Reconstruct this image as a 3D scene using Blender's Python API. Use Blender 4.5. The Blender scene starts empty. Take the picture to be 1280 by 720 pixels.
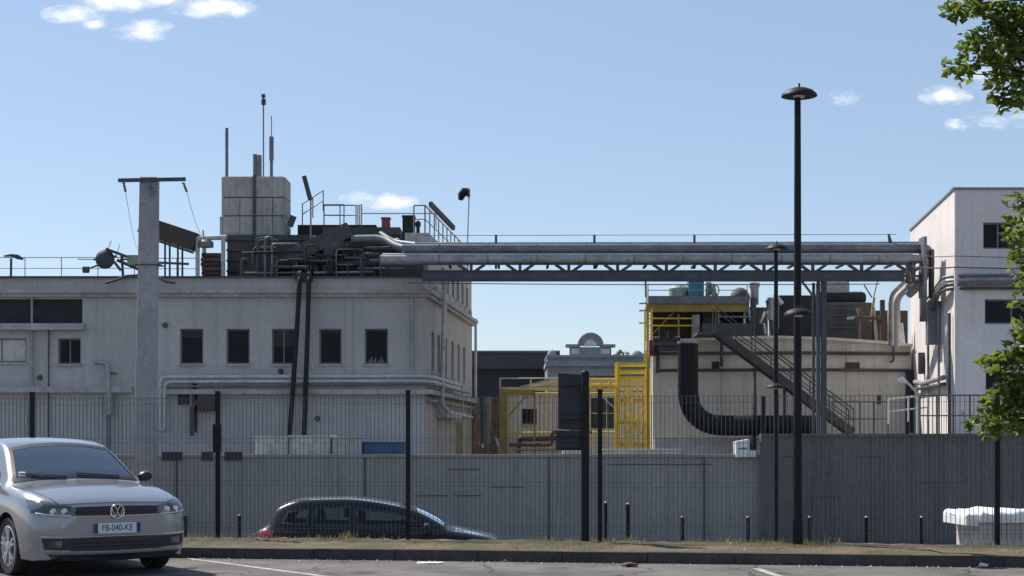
import bpy, bmesh, math, random
import numpy as np
from mathutils import Vector, Matrix
from mathutils.bvhtree import BVHTree
random.seed(7)
C = bpy.context.scene.collection
F, CX, HY, EYE = 2000.0, 640.0, 548.0, 1.47      # survey constants: focal in px of the photo, horizon row, eye height
def fx(px, Y): return (px - CX) * Y / F
def fz(py, Y): return EYE + (HY - py) * Y / F
def P(px, py, Y): return Vector((fx(px, Y), Y, fz(py, Y)))

# ------------------------------------------------------------------ materials
def new_mat(name):
    m = bpy.data.materials.new(name); m.use_nodes = True
    nt = m.node_tree; nt.nodes.clear()
    out = nt.nodes.new('ShaderNodeOutputMaterial')
    b = nt.nodes.new('ShaderNodeBsdfPrincipled')
    nt.links.new(b.outputs[0], out.inputs[0])
    return m, nt, b
def c4(c): return (c[0], c[1], c[2], 1.0)
def surf(name, col, col2=None, rough=.7, metal=0., scale=3., stretch=(1, 1, 1), lo=.35, hi=.7, fine=25., fine_amt=.15,
         bump=.0, bump_scale=40., coat=0., streak=0., spec=.5, drips=None):
    """a base colour varied by a large and a small noise, with optional rain streaks and bump"""
    m, nt, b = new_mat(name); N = nt.nodes.new; L = nt.links.new
    col2 = col2 or tuple(x * .72 for x in col)
    tc = N('ShaderNodeTexCoord'); mp = N('ShaderNodeMapping'); mp.inputs['Scale'].default_value = stretch
    L(tc.outputs['Object'], mp.inputs[0])
    n1 = N('ShaderNodeTexNoise'); n1.inputs['Scale'].default_value = scale; n1.inputs['Detail'].default_value = 6
    n1.inputs['Roughness'].default_value = .6
    L(mp.outputs[0], n1.inputs['Vector'])
    r1 = N('ShaderNodeMapRange'); r1.inputs[1].default_value = lo; r1.inputs[2].default_value = hi
    L(n1.outputs[0], r1.inputs[0])
    mx = N('ShaderNodeMix'); mx.data_type = 'RGBA'
    mx.inputs[6].default_value = c4(col); mx.inputs[7].default_value = c4(col2)
    L(r1.outputs[0], mx.inputs[0])
    cur = mx.outputs[2]
    if fine_amt:
        n2 = N('ShaderNodeTexNoise'); n2.inputs['Scale'].default_value = fine; n2.inputs['Detail'].default_value = 5
        L(tc.outputs['Object'], n2.inputs['Vector'])
        r2 = N('ShaderNodeMapRange'); r2.inputs[1].default_value = .3; r2.inputs[2].default_value = .7
        r2.inputs[3].default_value = 1 - fine_amt; r2.inputs[4].default_value = 1 + fine_amt
        L(n2.outputs[0], r2.inputs[0])
        mm = N('ShaderNodeMix'); mm.data_type = 'RGBA'; mm.blend_type = 'MULTIPLY'; mm.inputs[0].default_value = 1
        L(cur, mm.inputs[6]); L(r2.outputs[0], mm.inputs[7]); cur = mm.outputs[2]
    if streak:
        m3 = N('ShaderNodeMapping'); m3.inputs['Scale'].default_value = (2.2, 2.2, .12)
        L(tc.outputs['Object'], m3.inputs[0])
        n3 = N('ShaderNodeTexNoise'); n3.inputs['Scale'].default_value = 1.6; n3.inputs['Detail'].default_value = 7
        n3.inputs['Roughness'].default_value = .7
        L(m3.outputs[0], n3.inputs['Vector'])
        r3 = N('ShaderNodeMapRange'); r3.inputs[1].default_value = .5; r3.inputs[2].default_value = .75
        r3.inputs[3].default_value = 0; r3.inputs[4].default_value = streak
        L(n3.outputs[0], r3.inputs[0])
        m4 = N('ShaderNodeMix'); m4.data_type = 'RGBA'
        L(r3.outputs[0], m4.inputs[0]); L(cur, m4.inputs[6]); m4.inputs[7].default_value = c4(drips or tuple(x * .3 for x in col))
        cur = m4.outputs[2]
    L(cur, b.inputs['Base Color'])
    rr = N('ShaderNodeMapRange'); rr.inputs[3].default_value = max(rough - .1, 0.02); rr.inputs[4].default_value = min(rough + .1, 1)
    L(n1.outputs[0], rr.inputs[0]); L(rr.outputs[0], b.inputs['Roughness'])
    b.inputs['Metallic'].default_value = metal
    b.inputs['Coat Weight'].default_value = coat; b.inputs['Coat Roughness'].default_value = .05
    b.inputs['Specular IOR Level'].default_value = spec
    if bump:
        nb = N('ShaderNodeTexNoise'); nb.inputs['Scale'].default_value = bump_scale; nb.inputs['Detail'].default_value = 6
        L(tc.outputs['Object'], nb.inputs['Vector'])
        bp = N('ShaderNodeBump'); bp.inputs['Strength'].default_value = bump; bp.inputs['Distance'].default_value = .02
        L(nb.outputs[0], bp.inputs['Height']); L(bp.outputs[0], b.inputs['Normal'])
    return m
M = {}
M['plaster'] = surf('grey_plaster', (.50, .48, .46), (.42, .405, .39), .9, scale=.35, fine=6, fine_amt=.08, streak=.28, bump=.2, spec=.2)
M['plaster_side'] = surf('warm_bounce_plaster', (.53, .495, .445), (.43, .40, .355), .9, scale=.35, fine=6, fine_amt=.1, streak=.5, bump=.2, spec=.2)  # side wall copy of the plaster, warm reflected light put into its colour
M['cornice'] = surf('dirty_cornice', (.48, .465, .45), (.34, .33, .32), .9, scale=.8, fine=8, fine_amt=.15, streak=.5, spec=.2)
M['white_render'] = surf('white_render', (.74, .685, .655), (.66, .61, .58), .9, scale=.4, fine=6, fine_amt=.06, streak=.3, bump=.15, spec=.2)
M['cream'] = surf('cream_render', (.70, .65, .56), (.6, .55, .47), .9, scale=.4, fine=5, fine_amt=.08, streak=.4, bump=.15, spec=.2)
M['wallgrey'] = surf('grey_board_wall', (.33, .318, .305), (.27, .262, .252), .85, scale=.4, fine=9, fine_amt=.1, streak=.4, bump=.2, spec=.25)
M['walldark'] = surf('charcoal_board_wall', (.165, .16, .158), (.125, .122, .121), .85, scale=.5, fine=9, fine_amt=.15, streak=.7, bump=.2, spec=.25)
M['concrete'] = surf('pole_concrete', (.37, .355, .36), (.30, .29, .29), .9, scale=1.2, fine=12, fine_amt=.12, streak=.4, bump=.25, spec=.2)
M['tank'] = surf('tower_concrete', (.50, .475, .425), (.36, .34, .30), .9, scale=.9, fine=7, fine_amt=.15, streak=.75, spec=.2)
M['dark'] = surf('dark_louvre_metal', (.095, .093, .094), (.06, .057, .056), .75, scale=1.2, fine=10, fine_amt=.25, streak=.4)
M['darkbrown'] = surf('rusty_dark_steel', (.06, .045, .038), (.1, .06, .04), .8, scale=2, fine=14, fine_amt=.3)
M['black'] = surf('black_paint', (.009, .010, .013), (.015, .015, .018), .55, scale=3, fine=20, fine_amt=.2, spec=.25)
M['matblack'] = surf('black_rubber', (.012, .012, .013), (.02, .02, .02), .75, scale=3, fine=20, fine_amt=.2)
M['pipe'] = surf('aluminium_lagging', (.40, .40, .40), (.24, .24, .24), .5, metal=.35, scale=1.0, fine=7, fine_amt=.2, streak=.35)
M['pipe2'] = surf('zinc_pipe', (.20, .21, .23), (.13, .135, .15), .5, metal=.3, scale=1.2, fine=7, fine_amt=.2)
M['pipe_white'] = surf('white_pipe', (.62, .61, .59), (.42, .41, .40), .6, scale=1.5, fine=9, fine_amt=.15, streak=.3)
M['bridge_dark'] = surf('blue_grey_girder', (.07, .08, .10), (.05, .055, .065), .6, scale=1.3, fine=9, fine_amt=.2, streak=.4)
M['steel'] = surf('galvanised_steel', (.26, .27, .28), (.18, .185, .19), .5, metal=.5, scale=4, fine=20, fine_amt=.15)
M['wire'] = surf('grey_wire', (.10, .105, .115), (.075, .08, .085), .6, scale=4, fine=20, fine_amt=.1)
M['glassdark'] = surf('dark_window_glass', (.010, .012, .016), (.016, .018, .022), .2, scale=1, fine_amt=0, spec=.12)
M['frame'] = surf('grey_window_frame', (.22, .22, .225), (.16, .16, .165), .7, scale=4, fine_amt=.1)
M['shutter'] = surf('dark_shutter', (.035, .036, .042), (.026, .026, .03), .7, scale=3, fine_amt=.1)
M['yellow'] = surf('yellow_paint', (.80, .60, .05), (.66, .47, .04), .6, scale=2, fine=12, fine_amt=.15, streak=.3)
M['paleyellow'] = surf('pale_yellow_boards', (.72, .60, .36), (.62, .52, .33), .8, scale=1.5, fine=12, fine_amt=.15, streak=.3)
M['orange'] = surf('worn_yellow_paint', (.78, .52, .05), (.62, .38, .04), .65, scale=2, fine=12, fine_amt=.2, streak=.3)
M['oldyellow'] = surf('dull_yellow_paint', (.36, .29, .07), (.25, .2, .06), .75, scale=1.5, fine=12, fine_amt=.2, streak=.4)
M['ornate'] = surf('blue_grey_stucco', (.27, .31, .34), (.2, .23, .25), .9, scale=.8, fine=5, fine_amt=.12, streak=.35)
M['warehouse'] = surf('dark_slate_cladding', (.065, .065, .072), (.05, .05, .055), .8, scale=.5, fine=4, fine_amt=.15)
M['warehouse2'] = surf('charcoal_cladding', (.04, .04, .045), (.03, .03, .034), .85, scale=.5, fine=4, fine_amt=.15)
M['brick'] = surf('old_brick', (.16, .10, .075), (.09, .065, .055), .95, scale=2, fine=14, fine_amt=.35)
M['teal'] = surf('teal_plastic', (.03, .22, .28), (.02, .14, .18), .5, scale=2, fine_amt=.15)
M['bluebox'] = surf('blue_sheet', (.04, .11, .22), (.03, .08, .16), .6, scale=2, fine_amt=.15)
M['palegreen'] = surf('pale_green_tank', (.30, .36, .27), (.2, .25, .19), .6, scale=2, fine_amt=.15)
M['red'] = surf('faded_red_metal', (.27, .075, .065), (.18, .05, .045), .7, scale=3, fine_amt=.2)
M['offwhite'] = surf('offwhite_boards', (.66, .645, .59), (.5, .49, .44), .75, scale=1.5, fine=9, fine_amt=.15, streak=.4)
M['white'] = surf('white_plastic_sheet', (.80, .81, .80), (.68, .69, .68), .5, scale=3, fine=12, fine_amt=.06, bump=.5, bump_scale=9)
M['binbody'] = surf('pale_grey_panel', (.50, .475, .465), (.38, .355, .35), .7, scale=2, fine=9, fine_amt=.12, streak=.3)
M['asphalt'] = surf('worn_asphalt', (.165, .152, .142), (.10, .092, .086), .9, scale=.9, lo=.4, hi=.62, fine=60, fine_amt=.3, bump=.5, bump_scale=90, spec=.3)
def crack(m):
    nt = m.node_tree; N = nt.nodes.new; L = nt.links.new; b = [n for n in nt.nodes if n.type == 'BSDF_PRINCIPLED'][0]; src = b.inputs['Base Color'].links[0].from_socket
    tc = N('ShaderNodeTexCoord'); nz = N('ShaderNodeTexNoise'); nz.inputs['Scale'].default_value = 2.5; nz.inputs['Detail'].default_value = 5; L(tc.outputs['Object'], nz.inputs['Vector'])
    mx = N('ShaderNodeMix'); mx.data_type = 'RGBA'; mx.blend_type = 'ADD'; mx.inputs[0].default_value = .5; L(tc.outputs['Object'], mx.inputs[6]); L(nz.outputs['Color'], mx.inputs[7])
    v = N('ShaderNodeTexVoronoi'); v.feature = 'DISTANCE_TO_EDGE'; v.inputs['Scale'].default_value = .55; L(mx.outputs[2], v.inputs['Vector'])
    r1 = N('ShaderNodeMapRange'); r1.inputs[1].default_value = .006; r1.inputs[2].default_value = .016; r1.inputs[3].default_value = .75; r1.inputs[4].default_value = 0; L(v.outputs[0], r1.inputs[0])
    n2 = N('ShaderNodeTexNoise'); n2.inputs['Scale'].default_value = 1.4; n2.inputs['Detail'].default_value = 3; L(tc.outputs['Object'], n2.inputs['Vector'])
    r2 = N('ShaderNodeMapRange'); r2.inputs[1].default_value = .62; r2.inputs[2].default_value = .72; r2.inputs[4].default_value = .55; L(n2.outputs[0], r2.inputs[0])
    a = N('ShaderNodeMath'); a.operation = 'MAXIMUM'; L(r1.outputs[0], a.inputs[0]); L(r2.outputs[0], a.inputs[1])
    o = N('ShaderNodeMix'); o.data_type = 'RGBA'; L(a.outputs[0], o.inputs[0]); L(src, o.inputs[6]); o.inputs[7].default_value = (.035, .028, .026, 1); L(o.outputs[2], b.inputs['Base Color'])
crack(M['asphalt'])
M['street'] = surf('street_asphalt', (.07, .07, .072), (.05, .05, .052), .9, scale=.6, fine=50, fine_amt=.25, spec=.3)
M['yard'] = surf('dusty_yard', (.14, .128, .112), (.10, .092, .08), .95, scale=.05, fine=2, fine_amt=.25, spec=.2)
M['dirt'] = surf('dry_verge_earth', (.155, .122, .084), (.08, .078, .042), .95, scale=1.1, fine=30, fine_amt=.4, bump=.8, bump_scale=40, lo=.38, hi=.62, spec=.2)
M['kerb'] = surf('kerb_stone', (.085, .072, .068), (.05, .042, .04), .9, scale=2.5, fine=30, fine_amt=.25, bump=.3, spec=.2)
M['line'] = surf('worn_white_paint', (.46, .445, .42), (.18, .17, .16), .8, scale=6, fine=60, fine_amt=.25, lo=.38, hi=.66)
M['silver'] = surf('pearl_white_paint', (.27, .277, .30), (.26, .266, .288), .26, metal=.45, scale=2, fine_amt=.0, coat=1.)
M['darkpaint'] = surf('black_car_paint', (.005, .0055, .008), (.005, .005, .007), .3, metal=.0, scale=2, fine_amt=.0, coat=.25, spec=.2)
M['carglass'] = surf('car_glass', (.008, .011, .013), (.010, .013, .016), .06, scale=1, fine_amt=0, spec=.7, coat=.4)
M['palescreen'] = surf('pale_screen_glass', (.10, .13, .15), (.06, .08, .09), .08, scale=2, fine_amt=0, metal=.4, spec=.8, coat=.6)
M['chrome'] = surf('chrome', (.75, .75, .76), (.7, .7, .71), .15, metal=1., scale=2, fine_amt=0)
M['alloy'] = surf('alloy_rim', (.62, .62, .63), (.5, .5, .51), .35, metal=.6, scale=5, fine_amt=.05)
M['trim'] = surf('black_plastic_trim', (.015, .015, .017), (.02, .02, .022), .5, scale=6, fine_amt=.1)
M['lens'] = surf('headlight_lens', (.16, .17, .19), (.05, .055, .065), .08, scale=9, fine_amt=0, metal=.5, coat=1., lo=.45, hi=.55)
M['taillens'] = surf('red_lamp_lens', (.30, .012, .02), (.2, .01, .015), .15, scale=6, fine_amt=0, coat=1.)
M['plate'] = surf('white_plate', (.68, .69, .72), (.62, .63, .66), .5, scale=6, fine_amt=0)
M['plateblue'] = surf('blue_plate_band', (.01, .03, .16), None, .5, fine_amt=0)
M['ink'] = surf('black_ink', (.01, .01, .012), None, .6, fine_amt=0)
M['paper'] = surf('white_paper', (.72, .71, .68), (.55, .54, .5), .9, scale=8, fine_amt=.1)
M['brownpaper'] = surf('brown_paper', (.13, .085, .06), (.07, .05, .035), .9, scale=12, fine_amt=.3)
M['bark'] = surf('tree_bark', (.11, .085, .06), (.06, .05, .04), .95, scale=6, fine=30, fine_amt=.3, bump=.8, bump_scale=20)
M['signback'] = surf('dark_sign_back', (.022, .025, .032), (.016, .018, .023), .55, scale=3, fine=20, fine_amt=.15)

def glass_mat(name, tint, base):
    m, nt, b = new_mat(name); nt.nodes.remove(b); N = nt.nodes.new; L = nt.links.new
    t = N('ShaderNodeBsdfTransparent'); t.inputs[0].default_value = c4(tint); g = N('ShaderNodeBsdfGlossy'); g.inputs['Roughness'].default_value = .03; g.inputs[0].default_value = (.9, .95, 1, 1)
    fr = N('ShaderNodeFresnel'); fr.inputs[0].default_value = 1.5; ad = N('ShaderNodeMath'); ad.operation = 'ADD'; ad.use_clamp = True; ad.inputs[1].default_value = base; L(fr.outputs[0], ad.inputs[0])
    ms = N('ShaderNodeMixShader'); L(ad.outputs[0], ms.inputs[0]); L(t.outputs[0], ms.inputs[1]); L(g.outputs[0], ms.inputs[2])
    L(ms.outputs[0], [n for n in nt.nodes if n.type == 'OUTPUT_MATERIAL'][0].inputs[0]); return m
M['carclear'] = glass_mat('clear_car_glass', (.52, .60, .59), .2)
M['brightglass'] = glass_mat('sky_bright_glass', (.52, .60, .59), .5)
M['cartint'] = glass_mat('tinted_car_glass', (.58, .64, .62), -.015)
M['cloth'] = surf('grey_seat_cloth', (.06, .06, .065), (.045, .045, .05), .9, scale=6, fine_amt=.15)
def leaf_mat(name, a, b_, trans):
    m, nt, b = new_mat(name); N = nt.nodes.new; L = nt.links.new
    geo = N('ShaderNodeNewGeometry')
    mx = N('ShaderNodeMix'); mx.data_type = 'RGBA'; mx.inputs[6].default_value = c4(a); mx.inputs[7].default_value = c4(b_)
    L(geo.outputs['Random Per Island'], mx.inputs[0]); L(mx.outputs[2], b.inputs['Base Color'])
    b.inputs['Roughness'].default_value = .42
    t = N('ShaderNodeBsdfTranslucent')
    hs = N('ShaderNodeHueSaturation'); hs.inputs['Value'].default_value = 2.3; hs.inputs['Saturation'].default_value = 1.1
    L(mx.outputs[2], hs.inputs['Color']); L(hs.outputs[0], t.inputs['Color'])
    ms = N('ShaderNodeMixShader'); ms.inputs[0].default_value = trans
    out = [n for n in nt.nodes if n.type == 'OUTPUT_MATERIAL'][0]
    L(b.outputs[0], ms.inputs[1]); L(t.outputs[0], ms.inputs[2]); L(ms.outputs[0], out.inputs[0])
    return m
M['leaf'] = leaf_mat('plane_tree_leaf', (.04, .07, .018), (.13, .155, .03), .5)
M['farleaf'] = leaf_mat('far_leaf', (.05, .07, .035), (.09, .11, .06), .3)
M['grass'] = leaf_mat('dry_grass', (.10, .11, .035), (.24, .19, .09), .3)

# ------------------------------------------------------------------ mesh building
class Frame:
    """a vertical plane: u runs along it, d outward from it"""
    def __init__(s, o, u, n): s.o, s.u, s.n = Vector((o[0], o[1], 0)), Vector((u[0], u[1], 0)), Vector((n[0], n[1], 0))
    def p(s, u, d, z): return s.o + s.u * u + s.n * d + Vector((0, 0, z))
def front(Y): return Frame((0, Y), (1, 0), (0, -1))
class MB:
    def __init__(s): s.v, s.f = [], []
    def add(s, vs, fs):
        k = len(s.v); s.v += [Vector(v) for v in vs]; s.f += [tuple(i + k for i in f) for f in fs]; return s
    def quad(s, a, b, c, d): return s.add([a, b, c, d], [(0, 1, 2, 3)])
    def hexa(s, p): return s.add(p, [(0, 3, 2, 1), (4, 5, 6, 7), (0, 1, 5, 4), (1, 2, 6, 5), (2, 3, 7, 6), (3, 0, 4, 7)])
    def box(s, x0, x1, y0, y1, z0, z1):
        return s.hexa([(x0, y0, z0), (x1, y0, z0), (x1, y1, z0), (x0, y1, z0), (x0, y0, z1), (x1, y0, z1), (x1, y1, z1), (x0, y1, z1)])
    def obox(s, fr, u0, u1, d0, d1, z0, z1):   # d1 outer, d0 inner
        p = fr.p
        return s.hexa([p(u0, d1, z0), p(u1, d1, z0), p(u1, d0, z0), p(u0, d0, z0), p(u0, d1, z1), p(u1, d1, z1), p(u1, d0, z1), p(u0, d0, z1)])
    def bar(s, a, b, w, h=None, up=(0, 0, 1)):
        a, b = Vector(a), Vector(b); h = h or w; t = (b - a).normalized(); up = Vector(up)
        if abs(t.dot(up)) > .95: up = Vector((0, 1, 0))
        r = t.cross(up).normalized(); q = r.cross(t)
        o = [-r * w / 2 - q * h / 2, r * w / 2 - q * h / 2, r * w / 2 + q * h / 2, -r * w / 2 + q * h / 2]
        return s.hexa([a + x for x in o] + [b + x for x in o])
    def path(s, pts, r, n=10, caps=True, bend=0, seg=5):
        pts = [Vector(p) for p in pts]
        if bend:                                    # round the corners
            q = [pts[0]]
            for i in range(1, len(pts) - 1):
                a, b, c = pts[i - 1], pts[i], pts[i + 1]
                k = min(bend, (b - a).length * .49, (c - b).length * .49)
                p0, p2 = b + (a - b).normalized() * k, b + (c - b).normalized() * k
                for j in range(seg + 1):
                    t = j / seg; q.append(p0 * (1 - t) ** 2 + b * 2 * t * (1 - t) + p2 * t * t)
            q.append(pts[-1]); pts = q
        rs = r if isinstance(r, (list, tuple)) else [r] * len(pts)
        k = len(s.v); ref = None
        for i, p in enumerate(pts):
            t = (pts[min(i + 1, len(pts) - 1)] - pts[max(i - 1, 0)])
            t = t.normalized() if t.length > 1e-9 else Vector((0, 0, 1))
            if ref is None: ref = t.orthogonal().normalized()
            ref = (ref - t * ref.dot(t)).normalized(); q = t.cross(ref)
            for j in range(n):
                a = 2 * math.pi * j / n; s.v.append(p + (ref * math.cos(a) + q * math.sin(a)) * rs[i])
        for i in range(len(pts) - 1):
            for j in range(n):
                a, b = k + i * n + j, k + i * n + (j + 1) % n
                s.f.append((a, b, b + n, a + n))
        if caps:
            s.f.append(tuple(k + j for j in reversed(range(n)))); e = k + (len(pts) - 1) * n; s.f.append(tuple(e + j for j in range(n)))
        return s
    def lathe(s, c, prof, n=20, axis='z'):
        c = Vector(c); k = len(s.v)
        for (r, h) in prof:
            for j in range(n):
                a = 2 * math.pi * j / n
                d = {'z': (r * math.cos(a), r * math.sin(a), h), 'y': (r * math.cos(a), h, r * math.sin(a)), 'x': (h, r * math.cos(a), r * math.sin(a))}[axis]
                s.v.append(c + Vector(d))
        for i in range(len(prof) - 1):
            for j in range(n):
                a, b = k + i * n + j, k + i * n + (j + 1) % n
                s.f.append((a, b, b + n, a + n))
        return s
    def prism(s, poly, fr, d0, d1):                # poly of (u, z)
        n = len(poly)
        vs = [fr.p(u, d1, z) for u, z in poly] + [fr.p(u, d0, z) for u, z in poly]
        return s.add(vs, [tuple(range(n)), tuple(range(2 * n - 1, n - 1, -1))] + [(i, i + n, (i + 1) % n + n, (i + 1) % n) for i in range(n)])
    def facade(s, fr, u0, u1, z0, z1, holes=(), depth=.25):
        us = sorted({u0, u1, *[h[0] for h in holes], *[h[1] for h in holes]}); zs = sorted({z0, z1, *[h[2] for h in holes], *[h[3] for h in holes]})
        for a, b in zip(us, us[1:]):
            for c, d in zip(zs, zs[1:]):
                m, q = (a + b) / 2, (c + d) / 2
                if any(h[0] < m < h[1] and h[2] < q < h[3] for h in holes): continue
                s.quad(fr.p(a, 0, c), fr.p(b, 0, c), fr.p(b, 0, d), fr.p(a, 0, d))
        for a, b, c, d in holes:
            i = -depth
            for (p, q, r, t) in (((a, 0, c), (a, 0, d), (a, i, d), (a, i, c)), ((b, 0, d), (b, 0, c), (b, i, c), (b, i, d)),
                                 ((b, 0, c), (a, 0, c), (a, i, c), (b, i, c)), ((a, 0, d), (b, 0, d), (b, i, d), (a, i, d))):
                s.quad(fr.p(*p), fr.p(*q), fr.p(*r), fr.p(*t))
        return s
    def build(s, name, mat, parent=None, smooth=False, bevel=0, mats=None):
        base = BASE.get(parent.name, Vector()) if parent else Vector()
        me = bpy.data.meshes.new(name)
        me.from_pydata([v - base for v in s.v], [], s.f); me.update()
        bm = bmesh.new(); bm.from_mesh(me); bmesh.ops.recalc_face_normals(bm, faces=bm.faces); bm.to_mesh(me); bm.free()
        for mm in (mats or [mat]): me.materials.append(M[mm] if isinstance(mm, str) else mm)
        o = bpy.data.objects.new(name, me); C.objects.link(o)
        if parent: o.parent = parent; BASE[o.name] = base
        if smooth: me.shade_smooth(); me.set_sharp_from_angle(angle=math.radians(40))
        if bevel:
            b = o.modifiers.new('bevel', 'BEVEL'); b.width = bevel; b.segments = 2; b.limit_method = 'ANGLE'
        return o
BASE = {}
def tag(o, label=None, cat=None, group=None, kind=None):
    if label: o['label'] = label
    if cat: o['category'] = cat
    if group: o['group'] = group
    if kind: o['kind'] = kind
    return o
def thing(name, loc, label, cat, group=None):
    o = bpy.data.objects.new(name, None); C.objects.link(o); o.location = loc; o.empty_display_size = .2
    BASE[o.name] = Vector(loc)
    return tag(o, label, cat, group)
def whole(mb, name, mat, label, cat, group=None, smooth=False, bevel=0):
    """a thing that is one mesh, with its origin at its own base"""
    lo = Vector((min(v.x for v in mb.v), min(v.y for v in mb.v), min(v.z for v in mb.v))); hi = Vector((max(v.x for v in mb.v), max(v.y for v in mb.v), max(v.z for v in mb.v)))
    c = Vector(((lo.x + hi.x) / 2, (lo.y + hi.y) / 2, lo.z)); mb.v = [v - c for v in mb.v]
    o = mb.build(name, mat, None, smooth, bevel); o.location = c
    return tag(o, label, cat, group)
def struct(mb, name, mat, kind='structure', smooth=False):
    o = mb.build(name, mat, None, smooth); o['kind'] = kind; return o
def dome(mb, c, r, sq=1., n=14, rings=6):
    return mb.lathe(c, [(r * math.cos(math.pi / 2 * i / rings) if i < rings else .001, r * sq * math.sin(math.pi / 2 * i / rings)) for i in range(rings + 1)], n)
def window(root, fr, hole, depth=.22, bars=1, sill=True, glass='glassdark', frame='frame', cross=0):
    a, b, c, d = hole; i = -depth; w = .06
    m = MB()
    for (u0, u1, z0, z1) in ((a + .003, a + w, c + .003, d - .003), (b - w, b - .003, c + .003, d - .003), (a + w, b - w, c + .003, c + w), (a + w, b - w, d - w, d - .003)):
        m.obox(fr, u0, u1, i, i + .07, z0, z1)
    for k in range(bars):
        u = a + (b - a) * (k + 1) / (bars + 1); m.obox(fr, u - .025, u + .025, i + .005, i + .065, c + w, d - w)
    for k in range(cross):
        z = c + (d - c) * (k + 1) / (cross + 1); m.obox(fr, a + w, b - w, i + .008, i + .06, z - .02, z + .02)
    f = m.build('window', frame, root)
    MB().obox(fr, a + .01, b - .01, i + .012, i + .03, c + .01, d - .01).build('pane', glass, f)
    if sill: MB().obox(fr, a - .06, b + .06, -.05, .07, c - .09, c - .003).build('sill', 'cornice', f)
    return f

# ------------------------------------------------------------------ world, sun, camera
sc = bpy.context.scene
SUN_EL, SUN_AZ = math.radians(50), math.radians(-48)      # azimuth from +Y towards +X: ahead of the camera, to the left
w = bpy.data.worlds.new('World'); sc.world = w; w.use_nodes = True
nt = w.node_tree; nt.nodes.clear(); N = nt.nodes.new; L = nt.links.new
sky = N('ShaderNodeTexSky'); sky.sky_type = 'NISHITA'; sky.sun_disc = False
sky.sun_elevation = SUN_EL; sky.sun_rotation = SUN_AZ
sky.altitude = 50; sky.air_density = .9; sky.dust_density = .25; sky.ozone_density = 2.2
bg = N('ShaderNodeBackground'); bg.inputs[1].default_value = .09
wo = N('ShaderNodeOutputWorld'); L(bg.outputs[0], wo.inputs[0])
def math_node(op, a=None, b=None, c=None, clamp=False):
    n = N('ShaderNodeMath'); n.operation = op; n.use_clamp = clamp
    for i, x in enumerate((a, b, c)):
        if x is None: continue
        if isinstance(x, (int, float)): n.inputs[i].default_value = x
        else: L(x, n.inputs[i])
    return n.outputs[0]
tc = N('ShaderNodeTexCoord'); sp = N('ShaderNodeSeparateXYZ'); L(tc.outputs['Generated'], sp.inputs[0])
dy = math_node('MAXIMUM', sp.outputs[1], .02)
ca, cb = math_node('DIVIDE', sp.outputs[0], dy), math_node('DIVIDE', sp.outputs[2], dy)
best = None
for (x, y, rx, ry, s) in ((180, 38, 34, 12, 1), (92, 18, 34, 11, .85), (116, 30, 16, 7, .7), (150, 2, 44, 12, .95), (262, 9, 46, 13, 1), (300, 12, 20, 9, .8), (200, 0, 30, 8, .7), (456, 248, 26, 9, .62), (490, 252, 28, 10, .85),
                          (1182, 119, 29, 11, .9), (1194, 157, 13, 8, .75), (1055, 121, 16, 9, .32), (1246, 150, 34, 11, .4), (1222, 98, 26, 11, .32), (1275, 120, 40, 16, .35)):
    u = math_node('MULTIPLY', math_node('SUBTRACT', ca, (x - CX) / F), F / rx)
    v = math_node('MULTIPLY', math_node('SUBTRACT', cb, (HY - y) / F), F / ry)
    r = math_node('SQRT', math_node('ADD', math_node('MULTIPLY', u, u), math_node('MULTIPLY', v, v)))
    t = math_node('MULTIPLY', math_node('SUBTRACT', 1.25, r), s)
    best = t if best is None else math_node('MAXIMUM', best, t)
cv = N('ShaderNodeCombineXYZ'); L(ca, cv.inputs[0]); L(math_node('MULTIPLY', cb, 2.0), cv.inputs[1])
cn = N('ShaderNodeTexNoise'); cn.inputs['Scale'].default_value = 60; cn.inputs['Detail'].default_value = 6; cn.inputs['Roughness'].default_value = .62
L(cv.outputs[0], cn.inputs['Vector'])
mk = math_node('ADD', best, math_node('MULTIPLY', math_node('SUBTRACT', cn.outputs[0], .5), 2.6))
mr = N('ShaderNodeMapRange'); mr.interpolation_type = 'SMOOTHSTEP'; mr.inputs[1].default_value = -.15; mr.inputs[2].default_value = 1.6
L(mk, mr.inputs[0])
gate = math_node('MULTIPLY', math_node('MULTIPLY', mr.outputs[0], math_node('GREATER_THAN', best, 0.0)), math_node('GREATER_THAN', sp.outputs[1], .05))
hs = N('ShaderNodeMix'); hs.data_type = 'RGBA'; hs.blend_type = 'MULTIPLY'; hs.inputs[0].default_value = 1
L(sky.outputs[0], hs.inputs[6]); hs.inputs[7].default_value = (1.13, 1.06, 1.0, 1)
hz = N('ShaderNodeMix'); hz.data_type = 'RGBA'; hz.inputs[0].default_value = .36; L(hs.outputs[2], hz.inputs[6]); hz.inputs[7].default_value = (4.2, 5.6, 7.9, 1)
cm = N('ShaderNodeMix'); cm.data_type = 'RGBA'; L(gate, cm.inputs[0]); L(hz.outputs[2], cm.inputs[6]); cm.inputs[7].default_value = (11.5, 11.5, 11.6, 1)
L(cm.outputs[2], bg.inputs[0])
sl = bpy.data.lights.new('sun', 'SUN'); sl.energy = 4.6; sl.angle = math.radians(.53); sl.color = (1, .94, .86)
so = bpy.data.objects.new('sun', sl); C.objects.link(so)
sdir = Vector((math.sin(SUN_AZ) * math.cos(SUN_EL), math.cos(SUN_AZ) * math.cos(SUN_EL), math.sin(SUN_EL)))
so.rotation_euler = sdir.to_track_quat('Z', 'Y').to_euler(); so.location = (-30, 40, 60)
cam = bpy.data.cameras.new('camera'); co = bpy.data.objects.new('camera', cam); C.objects.link(co); sc.camera = co
co.location = (0, 0, EYE); co.rotation_euler = (math.radians(90), 0, 0)
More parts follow.
